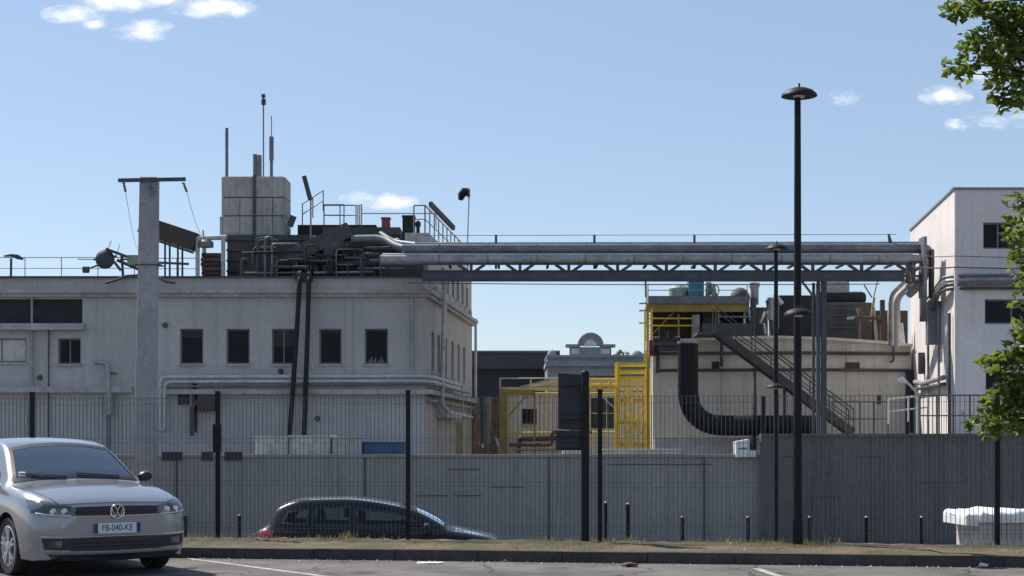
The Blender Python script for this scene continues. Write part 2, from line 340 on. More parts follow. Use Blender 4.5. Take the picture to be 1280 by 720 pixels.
cam.sensor_width = 36; cam.lens = 36 * F / 1280; cam.shift_y = (HY - 360) / 1280; cam.clip_end = 6000; cam.clip_start = .1
sc.view_settings.view_transform = 'Standard'; sc.view_settings.look = 'None'; sc.view_settings.exposure = .4; sc.view_settings.gamma = 1
sc.view_settings.use_curve_mapping = False

# ------------------------------------------------------------------ ground
SL = -.15
def yk(x): return 19.05 + SL * x          # kerb line
def yf(x): return 20.9 + SL * x           # fence line
XE = -4.4                                  # where the kerb ends behind the car
struct(MB().quad((-900, -300, -1), (900, -300, -1), (900, 2500, -1), (-900, 2500, -1)), 'ground', 'yard')
def strip(name, mat, pts, z):
    n = len(pts); return struct(MB().add([(x, y, z) for x, y in pts], [tuple(range(n))]), name, mat)
strip('street', 'street', [(-120, 23.2 + 18), (-120, 23 + 18), (0, 23.0), (120, 23 - 18), (120, 34.9), (-120, 34.9)][2:4] + [(120, 34.9), (-120, 34.9), (-120, 41)][0:0] or [(-90, 22.6), (90, 22.6), (90, 34.9), (-90, 34.9)], -.996)
lot = MB()
lot.add([(-60, -60, 0), (60, -60, 0), (60, yk(60), 0), (XE, yk(XE), 0), (XE, yf(XE) + .5, 0), (-60, yf(-60) + .5, 0)], [(0, 1, 2, 3, 4, 5)])
struct(lot, 'parking_lot', 'asphalt')
# verge: a low uneven bank between kerb and street
nx, prof = 260, [(.15, .125), (.35, .13), (.7, .14), (1.1, .15), (1.5, .145), (1.85, .135), (2.1, .12), (2.45, .0), (2.9, -.45), (3.4, -1.03)]
vm = MB(); k = 0
for i in range(nx + 1):
    x = XE + (60 - XE) * (i / nx) ** 1.6
    for j, (d, z) in enumerate(prof):
        zz = z + (random.uniform(-.012, .018) if 0 < j < 7 else 0)
        vm.v.append(Vector((x, yk(x) + d, zz)))
for i in range(nx):
    for j in range(len(prof) - 1):
        a = i * len(prof) + j; vm.f.append((a, a + len(prof), a + len(prof) + 1, a + 1))
struct(vm, 'verge', 'dirt', smooth=True)
bk = MB()
bk.add([(-60, yf(-60) + .5, 0), (XE, yf(XE) + .5, 0), (XE, yf(XE) + 1.55, -1.03), (-60, yf(-60) + 1.55, -1.03)], [(0, 1, 2, 3)])
bk.add([(XE, yk(XE) + .15, .125), (XE, yk(XE) + 2.1, .125), (XE, yk(XE) + 3.4, -1.03), (XE, yk(XE) + .15, -1.03)], [(0, 1, 2, 3)])
struct(bk, 'embankment', 'dirt')
kb = MB(); x = XE - .003
while x < 60:                               # kerb stones with fine joints
    x1 = x + .992; h = .128 + random.uniform(-.004, .004)
    kb.hexa([(x, yk(x), -.05), (x1, yk(x1), -.05), (x1, yk(x1) + .16, -.05), (x, yk(x) + .16, -.05), (x, yk(x) + .015, h), (x1, yk(x1) + .015, h), (x1, yk(x1) + .16, h), (x, yk(x) + .16, h)]); x += 1.0
o = struct(kb, 'kerb', 'kerb')
def lineq(a, b, wd):
    a, b = Vector(a), Vector(b); t = (b - a).normalized(); r = Vector((-t.y, t.x, 0)) * wd / 2
    m = MB(); n = 30
    for i in range(n):
        p, q = a.lerp(b, i / n), a.lerp(b, (i + 1) / n); m.quad(p + r, p - r, q - r, q + r)
    return m
def gp(px, py): Y = F * EYE / (py - HY); return Vector((fx(px, Y), Y, .004))
a, b = gp(236, 698.5), gp(392, 719); struct(lineq(a, b + (b - a) * .9, .1), 'lot_marking', 'line')
a, b = gp(946, 711), gp(972, 720); struct(lineq(a, b + (b - a) * 2.5, .1), 'lot_marking', 'line')

# grass tufts on the verge
g = MB()
for _ in range(5200):
    x = random.uniform(XE, 9); d = random.triangular(.2, 2.15, 1.7); y = yk(x) + d
    if math.sin(x * 2.3) + math.sin(x * .9 + d * 3) + random.uniform(-1, 1) < .35: continue
    for q in range(2):
        px, py = x + random.uniform(-.03, .03), y + random.uniform(-.03, .03)
        h = random.uniform(.02, .065) * ((1.4 if d > 1.6 else .8) + max(0, math.sin(x * 5.1) - .75) * 5 * (d > 1.55)); t = random.uniform(0, 6.28); lx, ly = math.cos(t) * h * .5, math.sin(t) * h * .5
        wx, wy = math.sin(t) * .006, -math.cos(t) * .006
        g.add([(px - wx, py - wy, .12), (px + wx, py + wy, .12), (px + lx, py + ly, .13 + h)], [(0, 1, 2)])
tag(g.build('grass', 'grass'), 'sparse dry grass on the verge below the mesh fence', 'grass', kind='stuff')
# grit along the kerb foot
g = MB()
for _ in range(900):
    x = random.uniform(-4, 8); y = yk(x) - abs(random.gauss(0, .25)) - .02; s = random.uniform(.004, .014)
    if random.random() < .25: y = yk(x) + random.uniform(.2, 2); z = .14
    else: z = 0
    g.add([(x + random.uniform(-s, s), y + random.uniform(-s, s), z + q) for q in (0, 0, s * 1.5)] + [(x + s, y + s, z)], [(0, 1, 2), (0, 2, 3), (1, 3, 2), (0, 3, 1)])
tag(g.build('grit', 'paper'), 'pale grit and crumbs scattered along the kerb', 'grit', kind='stuff')
def crumple(name, px, py, sx, sy, sz, mat, label, z0=.0, n=26):
    m = MB(); p = gp(px, py); bm = bmesh.new(); bmesh.ops.create_icosphere(bm, subdivisions=2, radius=1)
    for v in bm.verts:
        r = random.uniform(.55, 1.1); v.co = Vector((v.co.x * sx * r, v.co.y * sy * r, max(v.co.z, -.6) * sz * r + sz * .6))
    m.add([p + v.co + Vector((0, 0, z0)) for v in bm.verts], [tuple(v.index for v in f.verts) for f in bm.faces]); bm.free()
    return whole(m, name, mat, label, 'litter', 'litter by the kerb')
crumple('paper_scrap', 364, 697, .05, .04, .035, 'paper', 'small white paper ball at the kerb foot under the dark car')
crumple('paper_sheet', 536, 704.5, .20, .10, .012, 'paper', 'flattened white sheet lying on asphalt right of the dark car hood')
crumple('paper_bag', 788, 708.5, .11, .08, .035, 'brownpaper', 'crumpled brown paper bag on asphalt just right of the sign post')
crumple('paper_scrap', 1229, 709.5, .06, .04, .035, 'paper', 'white scrap at kerb foot in front of the covered bin')
crumple('plastic_cup', 478, 700, .035, .035, .025, 'paper', 'tiny white cup lying left of the flattened sheet')
crumple('cigarette_box', 632, 702, .045, .03, .02, 'paper', 'pale little box on asphalt midway along the kerb')

# ------------------------------------------------------------------ mesh fence
fxs = [-11.7, -9.13, -6.56, -3.95, -1.37, 1.14, 3.62, 6.06, 8.55, 11.0]
fence = thing('mesh_fence', (0, 20.9, 0), 'dark wire mesh fence on slim posts standing along the verge', 'fence')
FT = 2.03
for x in fxs:
    zb = .1 if x > XE else -.05; y = yf(x)
    p = MB().box(x - .03, x + .03, y - .03, y + .03, zb, FT + .05).build('post', 'black', fence)
    MB().box(x - .034, x + .034, y - .034, y + .034, FT + .05, FT + .075).build('post_cap', 'black', p)
    if abs(x + 3.95) < .1:
        MB().box(x - .06, x + .05, y - .07, y - .031, 1.28, 1.66).build('junction_box', 'black', p)
for a, b in zip(fxs, fxs[1:]):
    m = MB(); n = int((b - a) / .055); r = .005
    zb = .2 if a > XE - .5 else .1
    for i in range(1, n):
        x = a + (b - a) * i / n; y = yf(x)
        m.path([(x, y, zb), (x, y, FT)], r, 4, False)
    zs = [.27, .33, .84, .9, 1.41, 1.47, 1.93, FT - .02]
    for z in zs:
        if z > FT: continue
        m.path([(a + .03, yf(a), z), (b - .03, yf(b), z)], .003, 4, False)
    m.build('mesh_panel', 'wire', fence)

# ------------------------------------------------------------------ sign seen from behind
Y = 20.52
sg = thing('road_sign', (fx(731, Y), Y, .1), 'dark sign seen from the back with a large panel over a small one', 'sign')
MB().path([P(731.5, 681, Y), P(731.5, 466, Y)], .052, 14).build('pole', 'black', sg, True)
dome(MB(), P(731.5, 466, Y), .055, .6, 12).build('pole_cap', 'black', sg, True)
def panel(name, x0, x1, y0, y1, tilt):
    yy = Y + .1; m = MB(); a, b = fx(x0, Y), fx(x1, Y); z0, z1 = fz(y1, Y), fz(y0, Y); dz = tilt
    m.hexa([(a, yy + .05, z0), (b, yy - .02, z0 - dz), (b, yy + .01, z0 - dz), (a, yy + .08, z0), (a, yy + .05, z1), (b, yy - .02, z1 - dz), (b, yy + .01, z1 - dz), (a, yy + .08, z1)])
    o = m.build(name, 'signback', sg, bevel=.006)
    for f in (.2, .8):
        z = z0 + (z1 - z0) * f; c = MB().obox(front(yy), a + .02, b - .03, -.0, .05, z - .02, z + .02); c.build('rail', 'signback', o)
panel('sign_panel', 698, 736.5, 465.5, 536, .03)
panel('sign_panel', 695, 737, 538, 562.5, .01)

# ------------------------------------------------------------------ street lamps
def lamp(px, Y, zb, ytop, ylow, head, lowdx, label, rad):
    b = Vector((fx(px, Y), Y, zb)); t = thing('street_lamp', b, label, 'street lamp', 'mushroom street lamps')
    zt, zl = fz(ytop, Y), fz(ylow, Y)
    MB().path([b, b + Vector((0, 0, 1)), Vector((b.x, Y, zt - .1))], [rad, rad, rad * .72], 14).build('pole', 'black', t, True)
    MB().path([b, b + Vector((0, 0, .35))], rad * 1.25, 14).build('base_sleeve', 'black', t, True)
    def hat(c, r, name):
        m = MB().lathe(c, [(.02, -.02), (r * .35, -.012), (r * .94, -.03), (r, -.025), (r * .97, .0), (r * .75, r * .2), (r * .42, r * .33), (r * .1, r * .38), (.001, r * .385)], 28)
        h = m.build(name, 'black', t, True)
        MB().lathe(c, [(.001, -.045), (r * .3, -.04), (r * .33, -.02)], 20).build('lamp_glass', 'plate', h, True)
        MB().path([c + Vector((0, 0, r * .35)), c + Vector((0, 0, r * .62))], .012, 8).build('finial', 'black', h, True)
        return h
    hat(Vector((b.x + .02, Y, zt - .1)), head, 'lamp_head')
    c = Vector((b.x + lowdx, Y - .28, zl)); hat(c, head * .8, 'lamp_head')
    MB().path([(b.x, Y, zl - .12), (b.x + lowdx * .4, Y - .12, zl - .06), c + Vector((0, 0, -.03))], .018, 8).build('arm', 'black', t, True)
lamp(997, 20.1, .1, 108, 394, .225, -.04, 'tall black street lamp in the verge with two mushroom heads', .055)
lamp(970, 32.7, -1, 304, 484, .23, -.06, 'smaller looking street lamp farther off beside the low wall', .055)

# ------------------------------------------------------------------ bollards
for i, (px, py, Y) in enumerate(((232, 643, 33.2), (299, 643, 33.2), (757, 627, 33), (785, 628.5, 33), (853, 645, 33.1), (935, 645, 33.1), (1012, 645, 33.1), (1083, 645, 33.1), (1152, 645, 33.1))):
    x, zt = fx(px, Y), fz(py, Y)
    L_ = ['black bollard by the wall just right of the white car', 'black bollard by the wall left of the dark car tail light', 'taller black bollard nearest the sign post', 'taller black bollard second right of the sign post',
          'short black bollard between the tall bollards and the lamp posts', 'short black bollard just left of the two lamp posts', 'short black bollard just right of the two lamp posts',
          'short black bollard midway between lamps and covered bin', 'short black bollard just left of the white covered bin'][i]
    t = thing('bollard', (x, Y, -1), L_, 'bollard', 'bollards along the street wall')
    MB().lathe((x, Y, -1), [(.037, 0), (.037, zt + 1 - .06), (.041, zt + 1 - .055), (.041, zt + 1 - .03)], 12).build('post', 'black', t, True)
    MB().lathe((x, Y, zt), [(.036, -.03), (.032, -.015), (.018, -.004), (.001, 0)], 12).build('cap', 'pipe', t, True)

# ------------------------------------------------------------------ low street wall
def wall_run(px0, px1, py, Y, label, mt):
    a, b, zt = fx(px0, Y), fx(px1, Y), fz(py, Y); fr = front(Y)
    t = thing('street_wall', ((a + b) / 2, Y, -1), label, 'wall')
    m = MB(); u = a; i = 0
    while u < b - .02:                       # concrete plank bays
        v = min(u + 2.4, b); m.obox(fr, u + .004, v - .004, -.16, -.002 * (i % 2), -1.05, zt - .06); u = v; i += 1
    m.build('panel', mt, t)
    MB().obox(fr, a, b, -.2, .04, zt - .06, zt).build('coping', mt, t)
    return t, fr
wl, fr = wall_run(-400, 951, 568, 35, 'long low grey wall along the street behind the dark car', 'wallgrey')
for x0, x1 in ((189, 195), (203, 228), (252, 266), (281, 303)):
    MB().obox(fr, fx(x0, 35), fx(x1, 35), -.1, .05, fz(569, 35) - .11, fz(559, 35) - .1).build('vent', 'trim', wl)  # black boxes painting in the dark gaps along the wall top, no real vents
for x in (221, 456, 686, 880):
    MB().obox(fr, fx(x, 35) - .02, fx(x, 35) + .02, -.1, .02, -1, fz(570, 35)).build('joint_strip', 'dark', wl)
for x0, x1, y in ((560, 600, 586), (520, 560, 619), (568, 602, 619), (760, 890, 580), (612, 655, 608)):
    MB().obox(fr, fx(x0, 35), fx(x1, 35), -.1, .012, fz(y + 1, 35), fz(y, 35)).build('cable', 'dark', wl)
wr, fr2 = wall_run(951, 1700, 542, 34.8, 'taller dark grey wall along the street at the right', 'walldark')
for x0, x1, y in ((1140, 1200, 602), (1010, 1050, 620), (975, 990, 570), (1070, 1100, 570)):
    MB().obox(fr2, fx(x0, 35), fx(x1, 35), -.1, .012, fz(y + 1, 35), fz(y, 35)).build('cable', 'dark', wr)

# things behind / on the wall
def crate(px0, px1, py0, py1, Y, dep, mat, label, cat, name, ribs=6):
    a, b, z0, z1 = fx(px0, Y), fx(px1, Y), fz(py1, Y), fz(py0, Y); fr = front(Y)
    t = thing(name, ((a + b) / 2, Y + dep / 2, z0), label, cat)
    m = MB(); m.box(a, b, Y, Y + dep, z0, z1); o = m.build('body', mat, t, bevel=.01)
    for i in range(ribs):
        u = a + (b - a) * (i + .5) / ribs
        MB().obox(fr, u - .015, u + .015, 0, .025, z0 + .02, z1 - .02).build('rib', mat, t)
    MB().obox(fr, a - .01, b + .01, -dep - .01, .03, z1, z1 + .035).build('rim', mat, t)
    return t
crate(318, 360, 547, 571, 35.3, 1.2, 'offwhite', 'leftmost pale ribbed crate standing behind the low wall', 'crate', 'storage_crate')
crate(361.5, 413, 546, 571, 35.35, 1.2, 'offwhite', 'middle pale ribbed crate standing behind the low wall', 'crate', 'storage_crate', 8)
crate(415, 452, 548, 571, 35.3, 1.2, 'binbody', 'grey ribbed crate between the pale crates and the blue box', 'crate', 'storage_crate', 3)
crate(454, 505, 554, 571, 35.4, 1.2, 'bluebox', 'long blue box standing behind the low wall', 'box', 'storage_box', 2)
Y = 35.1
m = MB().box(fx(755, Y), fx(852, Y), 34.95, 35.2, fz(568, 35) + .002, fz(563, 35)); m.obox(front(34.95), fx(753, Y), fx(852, Y), -.27, .03, fz(563, 35), fz(561.5, 35))
whole(m, 'wall_beam', 'offwhite', 'long pale beam lying on the low wall right of the sign', 'beam')
whole(MB().box(fx(703, Y), fx(727, Y), 34.97, 35.2, fz(568, 35) + .002, fz(563.5, 35)), 'block', 'offwhite', 'short pale block lying on the wall behind the sign', 'block')
# white tilted box beside the duct
Y = 34.95
t = thing('notice_box', (fx(932, Y), Y, fz(568, Y)), 'tilted white box with dark marks at the low wall end', 'box')
m = MB(); m.prism([(fx(919, Y), fz(552, Y)), (fx(919.5, Y), fz(571.5, Y)), (fx(936, Y), fz(571, Y)), (fx(936, Y), fz(549, Y))], front(Y), -.3, .08); m.build('body', 'white', t)
m = MB(); 
for i in range(5): m.obox(front(Y), fx(922 + i * 2.4, Y), fx(923.6 + i * 2.4, Y), .08, .084, fz(562, Y), fz(559.5, Y))
m.build('printed_mark', 'dark', t)
MB().obox(front(Y), fx(937, Y), fx(944, Y), -.3, .06, fz(571, Y), fz(563, Y)).build('side_block', 'white', t)
MB().obox(front(Y), fx(939, Y), fx(945, Y), -.3, .04, fz(563, Y), fz(544, Y)).build('post', 'black', t)

# covered bin at right
Y = 25.
t = thing('covered_bin', (fx(1290, Y), Y + .6, -1), 'pale grey bin covered with a bright white plastic sheet', 'bin')
a, b, z1 = fx(1224, Y), fx(1420, Y), fz(650, Y); fr = front(Y)
MB().box(a, b, Y, Y + 1.3, -.9, z1).build('body', 'binbody', t, bevel=.02)
for i in range(12):
    u = a + .05 + i * (b - a - .1) / 11; MB().obox(fr, u - .035, u + .035, 0, .03, -.85, z1 - .05).build('rib', 'binbody', t)
for sx in (a + .15, b - .15): MB().box(sx - .06, sx + .06, Y + .1, Y + 1.2, -1, -.9).build('skid', 'trim', t)
def sheet(x0, x1, y0, y1, za, zb_, nu, seed):
    rr = random.Random(seed); m = MB(); nv = 10; xs_ = [x0 + (x1 - x0) * i / nu for i in range(nu + 1)]; ph_ = [rr.uniform(0, 6.28) for _ in range(5)]
    def rnd_(i, a_, b_, c_): return sum(math.sin(c_ * (q + 1) * 1.7 * a_ + ph_[q] + b_ * (q + 1)) for q in range(5)) * .006
    prof_ = [(y0, za), (y0 - .015, (za + zb_) / 2), (y0, zb_ - .03), (y0 + .04, zb_)] + [(y0 + (y1 - y0) * q / 8, zb_) for q in range(1, 8)] + [(y1 - .04, zb_), (y1, zb_ - .03), (y1, za)]
    for i, x_ in enumerate(xs_):
        e_ = min(1, min(i, nu - i) / 1.5)
        for q, (y_, z_) in enumerate(prof_): m.v.append(Vector((x_ + rnd_(i, x_, q * .3, 2) * .5, y_ + rnd_(i, x_, q * .2, 3), za + (z_ - za) * (.72 + .28 * e_) + rnd_(i, x_, q * .15, 2.3) * (1.4 if q else .8))))
    n_ = len(prof_)
    for i in range(nu):
        for q in range(n_ - 1): a_ = i * n_ + q; m.f.append((a_, a_ + n_, a_ + n_ + 1, a_ + 1))
    m.f.append(tuple(range(n_))); m.f.append(tuple(nu * n_ + q for q in reversed(range(n_)))); return m
sheet(a - .03, b + .1, Y - .07, Y + 1.36, z1 - .04, fz(640, Y), 70, 4).build('sheet', 'white', t, True)
sheet(a - .22, a - .0, Y - .02, Y + 1.3, z1 - .09, fz(640.5, Y), 10, 9).build('sheet_flap', 'white', t, True)

# ------------------------------------------------------------------ concrete pole
Y = 34.2
t = thing('utility_pole', (fx(183, Y), Y, -1), 'thick tapering concrete pole with a crossarm near its top', 'utility pole')
m = MB(); c = fx(184, Y); zt = fz(222, Y); w0, w1 = .232, .19
sec = lambda wd: [(-wd, -wd * .7), (wd, -wd * .7), (wd, wd * .7), (-wd, wd * .7)]
m.hexa([(c - .06 + p, Y + q, -1) for p, q in sec(w0)] + [(c + .05 + p, Y + q, zt) for p, q in sec(w1)]); m.build('shaft', 'concrete', t, bevel=.03)
MB().box(c - .22, c + .32, Y - .17, Y + .2, fz(332.2, Y), fz(331, Y)).build('band', 'dark', t)
MB().bar(P(148, 225.5, Y - .2), P(232, 224, Y - .2), .07, .075).build('crossarm', 'bridge_dark', t)
m = MB(); 
for dx, dz in ((-.05, .0), (.06, -.08), (-.02, -.16)): m.path([P(188, 228, Y - .25) + Vector((dx, 0, dz)), P(188, 228, Y - .25) + Vector((dx + .05, -.05, dz - .12))], .035, 8)
m.build('bracket', 'steel', t)
for (x, dx) in ((154.5, 2.5), (229, 4.5)):
    a = P(x, 228, Y - .2); b = P(x + dx, 240, Y - .2); m = MB()
    for i in range(5): m.lathe(a.lerp(b, (i + .5) / 5), [(.008, -.02), (.03, -.01), (.032, .01), (.008, .02)], 10)
    m.path([a, b], .008, 6); m.build('insulator', 'dark', t, True)
def wire(pts, r, label, sag=0):
    q = []
    for a, b in zip(pts, pts[1:]):
        for i in range(12): s = i / 12; q.append(Vector(a).lerp(Vector(b), s) - Vector((0, 0, sag * 4 * s * (1 - s))))
    q.append(Vector(pts[-1])); return whole(MB().path(q, r, 5), 'overhead_wire', 'dark', label, 'wire')
wire([P(157, 240, Y - .2), P(172, 312, 66)], .006, 'thin wire dropping from the left end of the pole crossarm', .2)
wire([P(233.5, 240, Y - .2), P(255, 298, 66)], .006, 'thin wire dropping from the right end of the pole crossarm', .2)
wire([P(510, 353.5, 63.3), P(1100, 355, 63.3)], .018, 'cable strung just below the pipe bridge girder', .05)
wire([P(1150, 318.5, 62), P(1193, 320, 59.6), P(1420, 321, 59.6)], .016, 'upper thin cable across the white building front', .05)
wire([P(1140, 333, 62), P(1193, 334, 59.5), P(1420, 335, 59.5)], .026, 'lower thin cable across the white building front', .05)

# ------------------------------------------------------------------ left building
Y = 65.; k = Y / F
FRL = front(Y)
XL, XA = fx(-160, Y), fx(531, Y)
A, B = Vector((XA, Y, 0)), Vector((fx(590, 82), 82, 0)); ud = (B - A); LS = ud.length; ud.normalize()
FRS = Frame((A.x, A.y), (ud.x, ud.y), (ud.y, -ud.x))
lb = thing('factory_building', (fx(250, Y), Y + 8, -1), 'long grey plastered factory building with five dark windows in a row', 'building')
H = lambda x0, x1, y0, y1: (fx(x0, Y), fx(x1, Y), fz(y1, Y), fz(y0, Y))
wins = [H(225, 254, 411, 455), H(283, 312, 411, 455), H(340, 369, 411, 455), H(399, 427, 411, 455), H(456, 485, 411, 455)]
w2 = H(72.5, 101, 423, 455); w3 = H(-30, 33, 423, 453); w3b = H(-140, -80, 423, 453); rec = H(-120, 103, 374, 404)
zp = fz(347, Y)
m = MB().facade(FRL, XL, XA, -1, zp, wins + [w2, w3, w3b, rec], .3)
lo, up = [], []
for i, t_ in enumerate((.14, .25, .39, .53, .67, .80)): c = t_ * LS; lo.append((c - .42, c + .42, 4.3, 5.95))
for i, t_ in enumerate((.33, .43, .54, .65, .76, .87)): c = t_ * LS; up.append((c - .42, c + .42, 7.75, 9.0))
ZU = 9.95
ms = MB().facade(FRS, 0, LS, -1, zp, [h for h in lo], .28)
ms.quad(B + Vector((0, 0, -1)), Vector((XL, 82, -1)), Vector((XL, 82, zp)), B + Vector((0, 0, zp)))
m.quad((XL, 82, -1), (XL, Y, -1), (XL, Y, zp), (XL, 82, zp))
m.build('wall', 'plaster', lb); ms.build('side_wall', 'plaster_side', lb)
MB().add([(XL, Y + .01, zp - .2), (XA - .01, Y + .01, zp - .2), (B.x - .01, 81.9, zp - .2), (XL, 81.9, zp - .2)], [(0, 1, 2, 3)]).build('roof', 'dark', lb)
for i, h in enumerate(wins):
    f = window(lb, FRL, h, .2, (0, 0, 1, 0, 0)[i]); zc = h[3] - (h[3] - h[2]) * (.25, .0, .5, .12, .0)[i]
    if zc < h[3]: MB().obox(FRL, h[0] + .07, h[1] - .07, -.168, -.160, zc, h[3] - .07).build('blind', 'trim' if i == 2 else 'shutter', f)
    if i == 4:
        m = MB()
        for q in range(9): u = h[0] + .08 + q * .08; m.obox(FRL, u, u + .05, -.168, -.13, h[2] + .06, h[2] + .1 + (q * 7 % 5) * .05)
        m.build('sill_clutter', 'frame', f)
window(lb, FRL, w2, .2, 1); window(lb, FRL, w3, .15, 1, glass='offwhite'); window(lb, FRL, w3b, .15, 1)
for h in lo: window(lb, FRS, h, .22, 0)
sh = MB().obox(FRL, rec[0] + .01, rec[1] - .01, -.25, -.18, rec[2] + .01, rec[3] - .01)
for i in range(14): z = rec[2] + .03 + i * .068; sh.obox(FRL, rec[0] + .012, rec[1] - .012, -.179, -.15, z, z + .045)
sh.build('louvre_shutter', 'shutter', lb)
MB().obox(FRL, rec[0] - .1, fx(108, Y), -.05, .35, fz(413, Y), fz(405, Y)).build('ledge', 'cornice', lb)
# cornice, bands
def band(name, y0, y1, d, mat, x0=None, x1=None, side=True):
    MB().obox(FRL, XL if x0 is None else fx(x0, Y), XA + (d if side else 0) if x1 is None else fx(x1, Y), -.05, d, fz(y1, Y), fz(y0, Y)).build(name, mat, lb)
    if side and x1 is None: MB().obox(FRS, .001, LS, -.05, d, fz(y1, Y) + .002, fz(y0, Y) - .002).build(name, mat, lb)
band('parapet_cap', 345.5, 347.5, .16, 'dark', side=False)
band('cornice', 362.5, 367, .32, 'cornice'); band('cornice', 367, 371.5, .2, 'cornice')
band('ledge', 484, 491, .3, 'cornice', -160, 167); band('ledge', 487, 493, .32, 'cornice', 203)
MB().obox(FRL, fx(432, Y), fx(441, Y), -.05, .05, fz(484, Y), fz(372, Y)).build('pilaster', 'plaster', lb)
# upper storey, set on the right hand end of the roof
XU = fx(506, Y + 1)
mu = MB().facade(FRS, 1.0, LS - .2, zp - .02, ZU, up, .25)
q0, q1 = FRS.p(1.0, 0, 0), FRS.p(LS - .2, 0, 0)
mu.quad((XU, q0.y, zp - .02), (q0.x, q0.y, zp - .02), (q0.x, q0.y, ZU), (XU, q0.y, ZU))
mu.quad((XU, q1.y, zp - .2), (XU, q0.y, zp - .2), (XU, q0.y, ZU), (XU, q1.y, ZU)); mu.quad((XU, q0.y, ZU), (q0.x, q0.y, ZU), (q1.x, q1.y, ZU), (XU, q1.y, ZU))
mu.quad((XU, q1.y, zp - .2), (XU, q1.y, ZU), (q1.x, q1.y, ZU), (q1.x, q1.y, zp - .2))
us = mu.build('upper_storey', 'plaster_side', lb)
for h in up: 
    w_ = window(lb, FRS, h, .2, 0, False)
# pipes fixed to the front
def pipe(pts, r, mat='pipe_white', bend=.2, name='pipe', par=lb, n=10): return MB().path(pts, r, n, True, bend).build(name, mat, par, True)
PF = lambda x, y, d=.25: P(x, y, Y) + Vector((0, -d, 0))
for (y, xs) in ((471.5, 202), (477.5, 207.5)):
    s0, s1 = FRS.p(.0, .3, fz(y, Y)), FRS.p(9.5, .3, fz(y, Y) - .02)
    pipe([PF(xs, 537, .3), PF(xs, y, .3), PF(530, y - 1.0, .3), FRS.p(.5, .35, fz(y, Y)), s1], .068, 'pipe_white', .3)
pipe([PF(195, 537, .3), PF(207.5, 537, .3)], .06, 'pipe_white')
pipe([PF(203, 484, .3), PF(430, 481, .3), PF(528, 480, .3), FRS.p(.4, .4, fz(481, Y)), FRS.p(12, .4, fz(481, Y))], .045, 'pipe2', .3)
for x, y0, y1, r, mt in ((41, 363, 500, .05, 'pipe'), (37, 484, 640, .06, 'pipe'), (62, 412, 640, .03, 'dark'), (515, 370, 462, .06, 'pipe'), (244, 478, 540, .09, 'trim')):
    pipe([PF(x, y0, .12), PF(x, y1, .12)], r, mt, 0, 'downpipe')
pipe([PF(121, 453, .3), PF(137, 453.5, .3), PF(138, 497, .3)], .10, 'pipe', .45, 'vent_pipe'); pipe([PF(138, 493, .3), PF(138, 519, .3)], .19, 'pipe', 0, 'vent_sleeve'); pipe([PF(138, 519, .3), PF(138, 640, .3)], .08, 'pipe2', 0, 'downpipe')
pipe([PF(133, 466, .12), PF(147, 467, .12)], .03, 'dark', 0, 'bracket')
MB().obox(FRL, fx(250, Y), fx(271, Y), 0, .55, fz(514, Y), fz(493, Y)).build('heater_box', 'darkbrown', lb, bevel=.05)
pipe([PF(252, 500, .4), PF(242, 510, .4), PF(242, 545, .4)], .09, 'dark', .2, 'vent_pipe')
MB().obox(FRL, fx(223, Y), fx(236, Y), 0, .12, fz(506, Y), fz(493, Y)).build('fan_grille', 'shutter', lb)
for x, y in ((206.5, 406.5), (397, 523), (50, 472), (351, 464)):
    MB().lathe(PF(x, y, .0), [(.001, -.1), (.1, -.09), (.12, 0)], 10, 'y').build('vent_cap', 'dark', lb)
# corner drain pipe on the side wall, downpipes at far end
pipe([FRS.p(2.6, .5, 8.6), FRS.p(2.6, .35, 2.9), FRS.p(5, .35, 2.6), FRS.p(14, .3, 2.5)], .10, 'pipe_white', .3, 'downpipe')
for u, z0, z1, r in ((LS - .1, 3.2, 7.6, .07), (11.2, .6, 4.0, .06)): pipe([FRS.p(u, .2, z0), FRS.p(u, .2, z1)], r, 'pipe_white', 0, 'downpipe')
pipe([FRS.p(LS - .3, .7, 1.2), FRS.p(LS - .3, .7, 3.6)], .28, 'pipe2', 0, 'vent_stack')
for z in (3.45, 3.25, 3.0): pipe([FRS.p(.2, .2, z), FRS.p(LS - .6, .2, z)], .06, random.choice(['pipe2', 'pipe', 'dark']), 0, 'pipe')
MB().obox(FRS, 3.4, 8.5, .0, .5, 2.35, 2.55).build('ledge', 'cornice', lb)
MB().obox(FRS, 10.5, 12.2, .0, .04, -1, 2.2).build('door', 'oldyellow', lb)
# black hoses
for (x0, x1, s) in ((375, 362, 'left'), (386.5, 380, 'right')):
    whole(MB().path([P(x0, 338, 66.2), P(x0, 344, 64.6), P(x0 - .5, 352, 64.35), P((x0 * 2 + x1) / 3, 420, 64.5), P(x1, 545, 64.5), P(x1 - 4, 640, 64.5)], .1, 10, True, .5), 'hose', 'matblack',
          'black hose hanging down the factory front, %s one of the pair' % s, 'hose', 'hoses down the factory front', True)
MB().obox(FRL, fx(371, Y), fx(391, Y), .0, .5, fz(352, Y), fz(343, Y)).build('hose_saddle', 'trim', lb)

